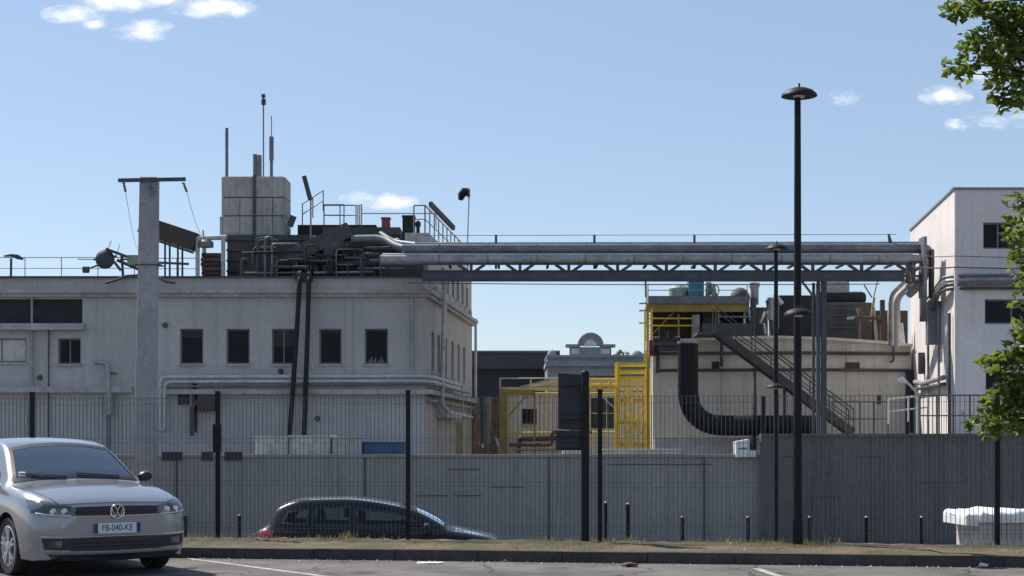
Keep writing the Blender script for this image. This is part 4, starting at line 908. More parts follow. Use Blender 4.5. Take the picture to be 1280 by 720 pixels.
for x0, y0, x1, y1, r, mt in ((1075, 384, 1075, 432, .06, 'brick'), (1092, 384, 1096, 425, .07, 'pipe'), (1068, 398, 1110, 398, .1, 'darkbrown'), (1070, 385, 1075, 400, .05, 'steel'), (1093, 372, 1088, 402, .06, 'oldyellow'), (1103, 375, 1103, 430, .12, 'darkbrown'),
                              (936, 386, 941, 412, .07, 'pipe_white'), (957, 390, 950, 404, .06, 'pipe_white'), (955, 404, 957, 418, .06, 'pipe_white'), (1059, 398, 1072, 397, .06, 'pipe'), (963, 372, 963, 400, .15, 'pipe'), (968, 368, 978, 380, .1, 'pipe_white'), (1080, 356, 1090, 372, .03, 'dark'), (1097, 350, 1092, 372, .03, 'oldyellow'),
                              (942, 372, 940, 425, .14, 'dark'), (960, 375, 968, 425, .12, 'dark'), (1126, 404, 1129, 430, .1, 'pipe_white'), (900, 396, 935, 396, .05, 'pipe2'), (905, 410, 932, 417, .12, 'pipe2')):
    MB().path([P(x0, y0, 71.8), P(x1, y1, 71.8)], r, 8).build('pipe', mt, t, True)
MB().path([P(1112, 378, 71.5), P(1112, 431, 71.3)], .09, 8).build('pipe', 'pipe_white', t, True)
# black exhaust duct
Yd = 67.6; r = .43
t = thing('exhaust_duct', (fx(860, Yd), Yd, fz(545, Yd)), 'thick black duct bending from vertical to horizontal before the cream hall', 'duct')
MB().path([P(860, 428, Yd), P(860, 532, Yd), P(1022, 532, Yd)], r, 22, True, 1.55, 10).build('tube', 'black', t, True)
MB().lathe(P(860, 428, Yd), [(r * .9, -.06), (r * 1.04, -.05), (r * 1.04, .05), (r * .8, .06)], 22).build('collar', 'pipe', t, True)
for x in (950, 985): MB().path([P(x, 532, Yd), P(x + 1.2, 532, Yd)], r * 1.06, 22).build('joint_ring', 'matblack', t, True)
MB().path([P(860, 480, Yd), P(860, 481.2, Yd)], r * 1.05, 22).build('joint_ring', 'matblack', t, True)
MB().box(fx(950, Yd), fx(954, Yd), Yd - .6, Yd - .45, -1, fz(496, Yd)).build('support_post', 'matblack', t)
MB().box(fx(1016, Yd), fx(1022, Yd), Yd - .2, Yd + .2, -1, fz(545, Yd)).build('support_post', 'dark', t)
# duct inlet pieces at left of the vertical
t = thing('inlet_manifold', (fx(835, 69), 69.5, fz(440, 69)), 'rusty manifold with stub pipes left of the duct top', 'manifold')
for y, r_, mt in ((424, .12, 'darkbrown'), (430, .14, 'dark'), (436, .1, 'dark')): MB().path([P(816, y, 69.5), P(850, y, 69.5)], r_, 10).build('pipe', mt, t, True)
for x, y0, y1 in ((827, 410, 424), (820, 426, 444), (838, 414, 424)): MB().path([P(x, y1, 69.5), P(x, y0, 69.5)], .13, 10).build('stub', 'matblack', t, True)
MB().box(fx(812, 69.5), fx(822, 69.5), 69.6, 70.4, fz(444, 69.5), fz(425, 69.5)).build('valve_box', 'red', t)
# staircase
Ys = 69.
st = thing('outside_stair', (fx(1060, Ys), Ys, -1), 'dark steel stair descending diagonally in front of the cream hall', 'staircase')
a, b = P(893, 414, Ys), P(1064, 541, Ys)
for dd in (-.5, .5): MB().bar(a + Vector((0, dd, 0)), b + Vector((0, dd, 0)), .06, .34, (0, 1, 0) if 0 else (0, 0, 1)).build('stringer', 'dark', st)
for i in range(24): q = a.lerp(b, (i + .5) / 24); MB().box(q.x - .13, q.x + .13, Ys - .47, Ys + .47, q.z - .02, q.z + .02).build('tread', 'dark', st)
for dd in (-.5, .5):
    up = Vector((0, dd, 1.0)); MB().path([a + up, b + up], .03, 6).build('handrail', 'dark', st); MB().path([a + up * .55 + Vector((0, dd * .45, 0)), b + up * .55 + Vector((0, dd * .45, 0))], .022, 6).build('handrail', 'dark', st)
    for i in range(8): q = a.lerp(b, i / 7); MB().path([q + Vector((0, dd, 0)), q + up], .025, 6).build('baluster', 'dark', st)
MB().box(fx(870, Ys), fx(896, Ys), Ys - .6, Ys + 1.5, fz(416, Ys) - .12, fz(416, Ys)).build('landing', 'dark', st)
for x in (942, 979): MB().box(fx(x, Ys), fx(x + 3, Ys), Ys - .1, Ys + .1, -1, fz(414 + (x - 893) * .743, Ys) - .1).build('support_post', 'dark', st)
# railings by the hall foot, right
railing([[P(1040, 545, 63), P(1110, 545, 63)]], 1.35, 'dull railing on the raised walkway below the stair foot', .03, .5, True, mat='dark')
railing([[P(1111, 530, 58.5), P(1160, 524, 59.5)]], .9, 'pale sloping handrail beside the white building', .04, .9, True, mat='pipe_white')
railing([[P(1150, 545, 57), P(1420, 545, 57)]], 1.45, 'grey barred railing on the wall in front of the white building', .03, .6, True, mat='dark')
whole(MB().box(fx(1036, 62), fx(1560, 62), 56.5, 63.4, -.95, fz(545, 63)), 'walkway', 'wallgrey', 'raised concrete walkway behind the taller grey wall', 'walkway')
t = thing('wall_lamp', (fx(1147, 62), 62, fz(545, 62)), 'bent white lamp on a pole by the white building foot', 'lamp')
MB().path([P(1147, 545, 62), P(1147, 491, 62), P(1137, 481, 62), P(1130, 475, 62)], .05, 8, True, .3).build('pole', 'pipe_white', t, True); m = MB().path([P(1134, 478, 62), P(1127, 474, 62), P(1122, 475, 62)], [.06, .12, .05], 8); m.build('head', 'white', t, True)
m = MB()
for i in range(9): x = fx(1113 + i * 4 + random.random(), 58); m.box(x, x + random.uniform(.06, .14), 57.8, 58.1, fz(545, 58) - .1, fz(545, 58) + random.uniform(.03, .13))
whole(m, 'rubble_row', 'offwhite', 'pale rubble pieces lying along the walkway edge', 'rubble')

# ------------------------------------------------------------------ middle distance
Y = 108.
t = thing('warehouse', (fx(640, Y), Y + 10, -1), 'dark slate warehouse with a flat roofline in the far gap', 'warehouse')
MB().box(fx(560, Y), fx(700, Y), Y, Y + 20, fz(461, Y), fz(439, Y)).build('roof', 'warehouse', t)
MB().box(fx(560, Y) + .3, fx(700, Y) - .3, Y + .35, Y + 19.5, -1, fz(461, Y) - .002).build('wall', 'warehouse2', t)
MB().box(fx(560, Y), fx(700, Y), Y - .15, Y - .002, fz(440.5, Y), fz(438.3, Y)).build('gutter', 'pipe2', t)
Y = 100.; fr = front(Y)
t = thing('ornate_facade', (fx(745, Y), Y + 3, -1), 'blue grey ornate facade with a round arched pediment far behind', 'building')
MB().box(fx(684, Y), fx(812, Y), Y, Y + 8, -1, fz(458, Y)).build('wall', 'ornate', t)
for y0, y1, d, x0, x1 in ((452, 458, .35, 682, 814), (447, 452, .15, 684, 812), (444, 447, .3, 683, 813)): MB().obox(fr, fx(x0, Y), fx(x1, Y), -6, d, fz(y1, Y) + .002, fz(y0, Y)).build('cornice', 'ornate', t)
pd = MB().prism([(fx(712, Y), fz(444, Y)), (fx(764, Y), fz(444, Y)), (fx(764, Y), fz(434, Y)), (fx(712, Y), fz(434, Y))], fr, -.6, .1); ped = pd.build('pediment', 'ornate', t)
for x0, x1 in ((707, 725), (750, 769)): MB().obox(fr, fx(x0, Y), fx(x1, Y), -.65, .25, fz(434, Y), fz(430.5, Y)).build('pediment_cap', 'ornate', t)
def arc(cx, cy, r, n=16): return [(fx(cx, Y) + r * math.cos(math.pi * i / n), fz(cy, Y) + r * math.sin(math.pi * i / n)) for i in range(n + 1)]
MB().prism(arc(738, 432, .62), fr, -.5, .2).build('arch', 'ornate', t)
m = MB(); q = arc(738, 432, .72); m.path([fr.p(u, .2, z) for u, z in q], .1, 8); m.build('arch_moulding', 'ornate', t, True)
for x0, x1 in ((714, 724), (751, 762)): MB().obox(fr, fx(x0, Y), fx(x1, Y), -.2, .13, fz(443, Y), fz(436, Y)).build('relief_panel', 'offwhite', t)
MB().prism(arc(738, 433, .4), fr, 0, .24).build('relief_panel', 'offwhite', t)
dome(MB(), (fx(690, Y), Y + .3, fz(444, Y)), .3, 1.2, 12).build('finial', 'ornate', t, True); dome(MB(), (fx(797, Y), Y + .3, fz(444, Y)), .35, .9, 12).build('finial', 'ornate', t, True)
# yellow shed with gable
Y = 82.; fr = front(Y)
sh = thing('yellow_shed', (fx(695, Y), Y + 3, -1), 'cream boarded shed with a gable and dull yellow trim in the gap', 'shed')
win_h = (fx(652, Y), fx(671, Y), fz(530, Y), fz(511, Y)); arch_h = (fx(737, Y), fx(769, Y), fz(537, Y), fz(496, Y))
m = MB().facade(fr, fx(634, Y), fx(812, Y), -1, fz(490, Y), [win_h, arch_h], .2); m.quad((fx(634, Y), Y, -1), (fx(634, Y), Y + 6, -1), (fx(634, Y), Y + 6, fz(490, Y)), (fx(634, Y), Y, fz(490, Y))); m.build('wall', 'cream', sh)
for i in range(30):
    u = fx(636 + i * 5.8, Y)
    if win_h[0] - .05 < u < win_h[1] + .05 or arch_h[0] - .05 < u < arch_h[1] + .05: continue
    MB().obox(fr, u - .03, u + .03, 0, .03, -1, fz(491, Y)).build('batten', 'cream', sh)
MB().obox(fr, fx(627, Y), fx(812, Y), -.2, .2, fz(488.5, Y), fz(484, Y)).build('fascia', 'paleyellow', sh)
MB().prism([(fx(653, Y), fz(483, Y)), (fx(822, Y), fz(483, Y)), (fx(822, Y), fz(471, Y)), (fx(700, Y), fz(471, Y))], fr, -7, .05).build('gable', 'paleyellow', sh)
MB().bar(P(650, 484, Y - .25), P(700, 471, Y - .25), .12, .1).build('barge_board', 'cornice', sh); MB().bar(P(700, 471, Y - .25), P(812, 470.5, Y - .25), .12, .1).build('barge_board', 'dark', sh)
window(sh, fr, win_h, .15, 0, True, frame='darkbrown'); window(sh, fr, arch_h, .15, 2, False, glass='shutter', frame='offwhite', cross=1)
MB().bar(P(748, 491, Y - .2), P(771, 513, Y - .2), .08, .06).build('stay', 'offwhite', sh)
pipe([P(648, 566, Y - .4), P(648, 549, Y - .4), P(698, 548, Y - .4)], .12, 'darkbrown', .3, 'pipe', sh)
t = thing('yellow_gantry', (fx(629, 80), 80, -1), 'dull yellow steel column with a white rail on top beside the shed', 'gantry')
MB().box(fx(624, 80), fx(634, 80), 79.8, 80.2, -1, fz(486, 80)).build('column', 'oldyellow', t); MB().box(fx(624, 80), fx(668, 80), 79.85, 80.15, fz(494, 80), fz(487, 80)).build('beam', 'oldyellow', t)
for y in (492, 541): MB().path([P(634, y, 79.9), P(771, y - 1, 79.9)], .05, 6).build('rail', 'yellow', t)
for x in (668, 690, 712): MB().box(fx(x, 80) - .05, fx(x, 80) + .05, 79.85, 79.95, -1, fz(492, 80)).build('post', 'oldyellow' if x != 690 else 'pipe_white', t)
MB().bar(P(636, 520, 79.9), P(660, 492, 79.9), .08).build('brace', 'oldyellow', t); MB().path([P(636, 556, 79.8), P(690, 556, 79.8), P(690, 540, 79.8), P(740, 540, 79.8)], .09, 8, True, .2).build('pipe', 'brick', t, True); MB().path([P(640, 562, 79.7), P(735, 562, 79.7)], .06, 8).build('pipe', 'pipe', t, True)
railing([[P(625, 487, 79.7), P(702, 487, 79.7)]], .56, 'white rail above the yellow shed fascia', .04, 1.4, False, mat='pipe_white')
# yellow ladder tower
Yt = 74.
t = thing('ladder_tower', (fx(792, Yt), Yt, -1), 'bright yellow scaffold tower with a caged ladder', 'scaffold tower')
for x in (773, 811):
    for dy_ in (0, 1.4): MB().box(fx(x, Yt) - .07, fx(x, Yt) + .07, Yt + dy_ - .07, Yt + dy_ + .07, -1, fz(452 + (x - 773) * .2, Yt)).build('post', 'yellow', t)
for i, y in enumerate((455, 464, 472, 500, 528, 556)):
    for dy_ in (0, 1.4): MB().box(fx(773, Yt), fx(811, Yt), Yt + dy_ - .05, Yt + dy_ + .05, fz(y + 1.6, Yt), fz(y - 1.6, Yt)).build('ledger', 'yellow' if i < 3 else 'orange', t)
for x in (781, 789, 797, 804): MB().box(fx(x, Yt) - .045, fx(x, Yt) + .045, Yt - .3, Yt - .2, -1, fz(472, Yt)).build('upright', 'yellow' if x % 2 else 'orange', t)
for i in range(18): MB().box(fx(779, Yt), fx(790, Yt), Yt - .28, Yt - .22, -.6 + i * .3, -.54 + i * .3).build('rung', 'yellow', t)
for y in (474, 480.5): MB().path([P(736, y, Yt + .2), P(773, y, Yt + .2)], .045, 6).build('rail', 'yellow', t)
for x in (738, 750, 762): MB().path([P(x, 484, Yt + .2), P(x, 474, Yt + .2)], .04, 6).build('rail_post', 'yellow', t)
MB().box(fx(735, Yt), fx(773, Yt), Yt, Yt + .9, fz(485.5, Yt), fz(484, Yt)).build('platform', 'yellow', t); MB().box(fx(736, Yt) - .05, fx(736, Yt) + .05, Yt + .1, Yt + .2, -1, fz(485.5, Yt)).build('post', 'yellow', t)
for x in (806, 815): MB().path([P(x, 452, Yt - 2.4), P(x, 386, Yt - 2.4)], .035, 6).build('ladder_rail', 'yellow', t)
for q in range(16): MB().path([P(806, 450 - q * 4, Yt - 2.4), P(815, 450 - q * 4, Yt - 2.4)], .02, 5).build('rung', 'yellow', t)
MB().box(fx(773, Yt), fx(811, Yt), Yt, Yt + 1.4, fz(529, Yt), fz(527, Yt)).build('deck', 'orange', t); MB().box(fx(773, Yt), fx(811, Yt), Yt, Yt + 1.4, fz(473, Yt), fz(471.5, Yt)).build('deck', 'yellow', t)
for a_, b_ in (((773, 556), (811, 500)), ((811, 556), (773, 500))): MB().bar(P(*a_, Yt + 1.46), P(*b_, Yt + 1.46), .07).build('brace', 'yellow', t)
# brick clutter between the buildings
t = thing('brick_lean_to', (fx(610, 84), 85, -1), 'old brick lean-to with pipes in the gap beside the factory', 'lean-to')
MB().box(fx(592, 84), fx(650, 84), 84, 88, -1, fz(500, 84)).build('wall', 'brick', t); MB().box(fx(591, 84), fx(650, 84), 83.8, 88, fz(500, 84), fz(497, 84)).build('roof', 'dark', t)
for x0, y0, x1, y1, r_, mt in ((597, 520, 622, 545, .1, 'brick'), (600, 545, 624, 538, .12, 'darkbrown'), (612, 500, 612, 570, .12, 'dark'), (604, 510, 604, 560, .06, 'pipe'), (618, 540, 626, 568, .08, 'pipe_white'), (598, 556, 622, 560, .14, 'brick')):
    MB().path([P(x0, y0, 83.5), P(x1, y1, 83.3)], r_, 8).build('pipe', mt, t, True)

# ------------------------------------------------------------------ trees
def leafball(mb, c, rad, n, size, rnd=random, flat=1.):
    for _ in range(n):
        while True:
            d = Vector((rnd.uniform(-1, 1), rnd.uniform(-1, 1), rnd.uniform(-1, 1)))
            if .05 < d.length < 1: break
        p = c + Vector((d.x * rad[0], d.y * rad[1], d.z * rad[2])); s = size * rnd.uniform(.45, 1.4)
        u = Vector((rnd.gauss(0, 1), rnd.gauss(0, 1), rnd.gauss(-.5, .6))).normalized(); v = u.cross(Vector((rnd.gauss(0, .6), rnd.gauss(0, .6), 1))).normalized(); nn = u.cross(v)
        w_ = s * .48; b = nn * s * rnd.uniform(.05, .22)
        # a lobed, folded leaf
        mb.add([p, p + u * s * .35 + v * w_ + b, p + u * s * .62 + v * w_ * .55 + b * .7, p + u * s, p + u * s * .62 - v * w_ * .55 + b * .7, p + u * s * .35 - v * w_ + b, p + u * s * .45],
               [(0, 6, 1), (1, 6, 2), (2, 6, 3), (3, 6, 4), (4, 6, 5), (5, 6, 0)])
Yt = 18.6; tb = Vector((8.6, Yt, .1))
tr = thing('plane_tree', tb, 'leafy tree whose branches reach in at the right edge', 'tree')
trunk = MB(); trunk.path([tb, tb + Vector((.05, 0, 1.2)), tb + Vector((-.1, .1, 3)), tb + Vector((.0, .1, 5.2)), tb + Vector((-.1, 0, 7.5))], [.22, .18, .15, .11, .05], 12)
crown = MB()
cl = [  # px, py, radius px (x, y), depth offset, leaves
    (1200, 8, 26, 16, 0, 60), (1226, 4, 26, 18, .2, 90), (1186, 10, 10, 10, .1, 14), (1222, 44, 14, 12, 0, 26), (1209, 52, 12, 14, -.1, 26), (1192, 80, 16, 10, 0, 34), (1206, 92, 10, 8, .1, 18), (1216, 76, 12, 14, .1, 26),
    (1240, 60, 16, 18, -.1, 60), (1258, 20, 22, 22, .1, 110), (1262, 60, 22, 26, .2, 150), (1278, 40, 24, 30, .3, 170), (1244, 92, 12, 14, 0, 44), (1254, 112, 12, 18, .1, 60), (1262, 128, 9, 10, .1, 26), (1275, 92, 12, 18, .3, 60), (1276, 120, 10, 18, .2, 40), (1240, 28, 14, 12, .1, 40), (1300, 80, 30, 60, .3, 260), (1310, 10, 40, 40, .4, 260), (1250, -25, 70, 22, .3, 240), (1340, -60, 90, 60, .5, 420),
    (1272, 258, 12, 20, 0, 40), (1268, 290, 12, 16, 0, 44), (1274, 322, 12, 22, .1, 52), (1278, 352, 12, 16, .1, 40), (1264, 244, 6, 6, 0, 8), (1300, 300, 26, 70, .2, 260),
    (1268, 378, 8, 8, 0, 12), (1256, 452, 22, 16, 0, 84), (1238, 452, 10, 14, 0, 30), (1272, 440, 14, 24, .1, 90), (1276, 412, 10, 14, .1, 36), (1252, 500, 24, 20, .1, 110), (1270, 496, 16, 30, .1, 110), (1236, 520, 12, 14, 0, 36), (1212, 528, 10, 6, 0, 16), (1246, 532, 14, 14, 0, 46), (1236, 543, 7, 8, 0, 14), (1272, 530, 14, 18, .2, 60), (1262, 478, 18, 14, 0, 60), (1305, 470, 28, 80, .2, 300)]
rndt = random.Random(3)
for (px, py, rx, ry, dd, n) in cl:
    yy = Yt - .5 + dd; c = P(px, py, yy); s = yy / F
    leafball(crown, c, (rx * s, max(rx * s, .25) * 1.2, ry * s), int(n * 1.25), .095, rndt)
    trunk_z = max(1.6, min(6.5, c.z - .25)); r0 = tb + Vector((-.05, .1, trunk_z)); r0.z = min(r0.z, 7.2)
    mid = r0.lerp(c, .5) + Vector((0, rndt.uniform(-.1, .1), rndt.uniform(.0, .25)))
    trunk.path([r0, mid, c, c + (c - mid).normalized() * .12], [.028, .014, .006, .003], 6, True)
for _ in range(70):                              # the rest of the crown, beyond the frame
    a_ = rndt.uniform(0, 6.28); rr = rndt.uniform(.3, 2.9); c = tb + Vector((1.6 + rr * math.cos(a_) * .8, rr * math.sin(a_), rndt.uniform(2.2, 8.6)))
    if CX + c.x / c.y * F < 1325: continue
    leafball(crown, c, (.5, .5, .4), 75, .11, rndt)
trunk.build('trunk', 'bark', tr, True); crown.build('crown', 'leaf', tr)
# far trees
for i, (px, py, Yf_, r_, lab) in enumerate(((797, 449, 125, 1.3, 'far tree top behind the ornate facade, left of the yellow gallery'), (640, 452, 190, 3.0, 'distant tree hidden behind the dark warehouse roof'))):
    if i: break
    c = P(px, py, Yf_); t = thing('far_tree', (c.x, c.y, -1), lab, 'tree'); MB().path([(c.x, c.y, -1), c], [.25, .08], 8).build('trunk', 'bark', t, True); m = MB()
    for _ in range(26): leafball(m, c + Vector((rndt.uniform(-1.6, 1.2), rndt.uniform(-1, 1), rndt.uniform(-2.6, .5))), (.7, .7, .45), 60, .3, rndt)
    m.build('crown', 'farleaf', t)

# ------------------------------------------------------------------ cars
def pchip(xs, ys, x):
    xs, ys = np.array(xs, float), np.array(ys, float); h = np.diff(xs); d = np.diff(ys) / h; m = np.zeros(len(xs))
    for i in range(1, len(xs) - 1):
        if d[i - 1] * d[i] > 0: w1, w2 = 2 * h[i] + h[i - 1], h[i] + 2 * h[i - 1]; m[i] = (w1 + w2) / (w1 / d[i - 1] + w2 / d[i])
    m[0], m[-1] = d[0], d[-1]
    i = np.clip(np.searchsorted(xs, x) - 1, 0, len(h) - 1); t = (x - xs[i]) / h[i]
    return ((2 * t**3 - 3 * t**2 + 1) * ys[i] + (t**3 - 2 * t**2 + t) * h[i] * m[i] + (-2 * t**3 + 3 * t**2) * ys[i + 1] + (t**3 - t**2) * h[i] * m[i + 1])
def car(name, label, loc, yaw, p, cfg):
    """local x runs from the nose (0) to the tail, y to the car's right, z up"""
    hb, wt, rp, re, Ln = cfg['hb'], cfg['wt'], cfg['rp'], cfg['re'], cfg['L']
    S = [  # x, then nine (half width, height) points from the floor centre round to the roof centre
        (0.00, [(0, .24), (.50, .24), (.58, .30), (.62, .48), (.60, .64), (.54, .70), (.40, .725), (.22, .735), (0, .74)]),
        (0.04, [(0, .20), (.62, .20), (.70, .27), (.735, .48), (.71, .68), (.62, .745), (.46, .765), (.25, .775), (0, .78)]),
        (0.12, [(0, .18), (.70, .18), (.79, .26), (.825, .48), (.795, .715), (.69, .795), (.50, .81), (.28, .82), (0, .825)]),
        (0.28, [(0, .17), (.74, .17), (.845, .25), (.875, .50), (.85, .755), (.735, .845), (.54, .86), (.30, .87), (0, .875)]),
        (0.55, [(0, .17), (.76, .17), (.865, .24), (.895, .53), (.875, .80), (.77, .895), (.57, .915), (.32, .93), (0, .935)]),
        (hb, [(0, .17), (.77, .17), (.87, .23), (.895, .55), (.885, .83), (.80, .935), (.65, .975), (.38, 1.00), (0, 1.01)]),
        (hb + .16, [(0, .17), (.77, .17), (.87, .23), (.89, .55), (.885, .84), (.81, .95), (.69, 1.06), (.42, 1.105), (0, 1.12)]),
        (wt, [(0, .17), (.77, .17), (.87, .23), (.89, .56), (.89, .85), (.815, .965), (.625, 1.36), (.48, 1.42), (0, 1.44)]),
        (rp, [(0, .17), (.77, .17), (.87, .23), (.89, .56), (.89, .86), (.815, .98), (.615, 1.40), (.47, 1.465), (0, 1.485)]),
        ((rp + re) / 2 + .15, [(0, .18), (.77, .18), (.87, .24), (.89, .57), (.885, .87), (.81, .99), (.605, 1.385), (.46, 1.445), (0, 1.465)]),
        (re, [(0, .20), (.76, .20), (.86, .26), (.885, .58), (.87, .87), (.79, .995), (.58, 1.31), (.44, 1.365), (0, 1.385)]),
        (Ln - .20, [(0, .24), (.72, .24), (.82, .30), (.85, .60), (.83, .85), (.74, .96), (.61, 1.01), (.45, 1.03), (0, 1.04)]),
        (Ln - .05, [(0, .28), (.66, .28), (.75, .35), (.78, .60), (.75, .80), (.67, .88), (.55, .91), (.42, .92), (0, .925)]),
        (Ln, [(0, .34), (.52, .34), (.60, .40), (.63, .58), (.60, .72), (.54, .78), (.42, .80), (.3, .805), (0, .81)])]
    dz = cfg.get('arch', 0)
    if dz:
        for s_ in S:
            k_ = {wt: dz, re: dz * .35}.get(s_[0], 0)
            if k_: s_[1][6:] = [(y_, z_ - k_) for y_, z_ in s_[1][6:]]
    xs = [s[0] for s in S]; ux = sorted(set(np.concatenate([np.linspace(0, .14, 9), np.linspace(.14, Ln - .22, 150), np.linspace(Ln - .22, Ln, 10)]).round(4)))
    rings = []
    for x in ux:
        cp = [Vector((0, float(pchip(xs, [s[1][i][0] for s in S], x)), float(pchip(xs, [s[1][i][1] for s in S], x)))) for i in range(9)]
        q = []
        for i in range(8):
            p0, p1, p2, p3 = cp[i - 1] if i else Vector((0, -cp[1].y, cp[1].z)), cp[i], cp[i + 1], cp[i + 2] if i < 7 else Vector((0, -cp[7].y, cp[7].z))
            for j in range(9):
                t = j / 9; tt, ttt = t * t, t ** 3; te = .42
                m1, m2 = (p2 - p0) * te, (p3 - p1) * te
                q.append(p1 * (2 * ttt - 3 * tt + 1) + m1 * (ttt - 2 * tt + t) + p2 * (-2 * ttt + 3 * tt) + m2 * (ttt - tt))
        q.append(cp[8]); full = q + [Vector((0, -v.y, v.z)) for v in reversed(q[1:-1])]
        rings.append([Vector((x, v.y, v.z)) for v in full])
    n = len(rings[0]); b = MB(); b.v = [v for r in rings for v in r]
    for i in range(len(rings) - 1):
        for j in range(n): a_, c_ = i * n + j, i * n + (j + 1) % n; b.f.append((a_, c_, c_ + n, a_ + n))
    b.f.append(tuple(range(n))); e = (len(rings) - 1) * n; b.f.append(tuple(e + j for j in reversed(range(n))))
    root = thing(name, (0, 0, 0), label, 'car'); 
    tmp = b.build('body_raw', cfg['paint'], None, True)
    AX = cfg['axles']; cuts = []
    for ax in AX:
        for sgn in (-1, 1):
            m = MB().lathe((ax, 0, .315), [(.001, .60 * sgn), (.365, .60 * sgn), (.365, 1.2 * sgn), (.001, 1.2 * sgn)], 40, 'y'); cut = m.build('cutter', 'trim'); cuts.append(cut)
            bo = tmp.modifiers.new('cut', 'BOOLEAN'); bo.operation = 'DIFFERENCE'; bo.object = cut; bo.solver = 'EXACT'
    dg = bpy.context.evaluated_depsgraph_get(); me = bpy.data.meshes.new_from_object(tmp.evaluated_get(dg)); me.name = 'body'
    for c_ in cuts + [tmp]: bpy.data.objects.remove(c_)
    while len(me.materials): me.materials.pop()
    me.materials.append(M[cfg['paint']]); me.materials.append(M['trim'])
    for pl in me.polygons:
        c_ = pl.center; pl.material_index = 0
        for ax in AX:
            if math.hypot(c_.x - ax, c_.z - .315) < .3655 and abs(c_.y) < .875 and c_.z < .72: 
                if math.hypot(c_.x - ax, c_.z - .315) < .3 or abs(pl.normal.y) < .5: pl.material_index = 1
        if c_.z < .26 and c_.x < Ln and pl.normal.z < -.6: pl.material_index = 1
    body = bpy.data.objects.new('body', me); C.objects.link(body); body.parent = root; BASE[body.name] = Vector()
    me.shade_smooth(); me.set_sharp_from_angle(angle=math.radians(35))
    bm = bmesh.new(); bm.from_mesh(me); bvh = BVHTree.FromBMesh(bm); bm.free()
    def hit(a_, z, ax, off):
        if ax == 'f': o, d = Vector((-2, a_, z)), Vector((1, 0, 0))
        elif ax == 'b': o, d = Vector((9, a_, z)), Vector((-1, 0, 0))
        elif ax == 't': o, d = Vector((a_, z, 4)), Vector((0, 0, -1))
        else: o, d = Vector((a_, 3 * ax, z)), Vector((0, -ax, 0))
        h, nn, _, _ = bvh.ray_cast(o, d)
        if h is None: h, nn, _, _ = bvh.find_nearest(Vector((0, a_, z)) if ax == 'f' else Vector((Ln, a_, z)) if ax == 'b' else Vector((a_, .8 * ax, z)))
        if nn.dot(d) > 0: nn = -nn
        return h + nn * off
    def samp(c_, t):
        L_ = [0]; 
        for a_, b_ in zip(c_, c_[1:]): L_.append(L_[-1] + math.hypot(b_[0] - a_[0], b_[1] - a_[1]))
        s = t * L_[-1]
        for i in range(len(c_) - 1):
            if s <= L_[i + 1] + 1e-9:
                f = (s - L_[i]) / max(L_[i + 1] - L_[i], 1e-9); return (c_[i][0] + (c_[i + 1][0] - c_[i][0]) * f, c_[i][1] + (c_[i + 1][1] - c_[i][1]) * f)
        return c_[-1]
    def patch(nm, bot, top, ax, mat, off=.005, nu=20, nv=8, par=root, smooth=True):
        m = MB()
        for j in range(-1, nv + 2):
            for i in range(-1, nu + 2):
                ii, jj = min(max(i, 0), nu), min(max(j, 0), nv); a_, b_ = samp(bot, ii / nu), samp(top, ii / nu); t = jj / nv
                edge = i != ii or j != jj
                m.v.append(hit(a_[0] + (b_[0] - a_[0]) * t, a_[1] + (b_[1] - a_[1]) * t, ax, -.006 if edge else off))
        w_ = nu + 3
        for j in range(nv + 2):
            for i in range(nu + 2): q = j * w_ + i; m.f.append((q, q + 1, q + w_ + 1, q + w_))
        return m.build(nm, mat, par, smooth)
    def seam(pts, ax, r=.004, mat='trim', nm='seam', off=.0, par=body):
        q = [hit(*samp(pts, i / 24), ax, off) for i in range(25)]; return MB().path(q, r, 6).build(nm, mat, par)
    sy = lambda c_: [(-a_, b_) for a_, b_ in c_]
    # glazing: openings cut in the body, a black rubber seal round each pane, clear glass
    kill = []
    def glazing(nm, bot, top, ax, mat, nu=22, nv=10, sw=.036):
        wd = sum(math.hypot(b_[0] - a_[0], b_[1] - a_[1]) for a_, b_ in zip(bot, bot[1:])); ht = abs(samp(top, .5)[1] - samp(bot, .5)[1]); ds, dt = min(sw / wd, .3), min(sw / ht, .3)
        def pt(u_, v_): a_, b_ = samp(bot, u_), samp(top, u_); return (a_[0] + (b_[0] - a_[0]) * v_, a_[1] + (b_[1] - a_[1]) * v_)
        def grid(us, vs, off, skip=None):
            m = MB(); w_ = len(us)
            for v_ in vs:
                for u_ in us: m.v.append(hit(*pt(u_, v_), ax, off))
            for jj in range(len(vs) - 1):
                for ii in range(w_ - 1):
                    if skip and skip((us[ii] + us[ii + 1]) / 2, (vs[jj] + vs[jj + 1]) / 2): continue
                    q = jj * w_ + ii; m.f.append((q, q + 1, q + w_ + 1, q + w_))
            return m
        iu, iv = list(np.linspace(ds, 1 - ds, nu)), list(np.linspace(dt, 1 - dt, nv))
        o_ = grid(iu, iv, .003).build(nm, mat, root, True)
        grid([0] + iu + [1], [0] + iv + [1], .0055, lambda u_, v_: ds < u_ < 1 - ds and dt < v_ < 1 - dt).build('seal', 'trim', o_, True)
        e_, k_ = ds * .55, dt * .55; poly = [pt(u_, k_) for u_ in np.linspace(e_, 1 - e_, 24)] + [pt(u_, 1 - k_) for u_ in np.linspace(1 - e_, e_, 24)]
        kill.append((poly, ax)); return o_
    ws = glazing('windscreen', [(-.72, .985), (-.4, 1.015), (0, 1.03), (.4, 1.015), (.72, .985)], [(-.57, 1.36 - dz), (-.3, 1.405 - dz), (0, 1.42 - dz), (.3, 1.405 - dz), (.57, 1.36 - dz)], 'f', cfg['screen'], 30, 16)
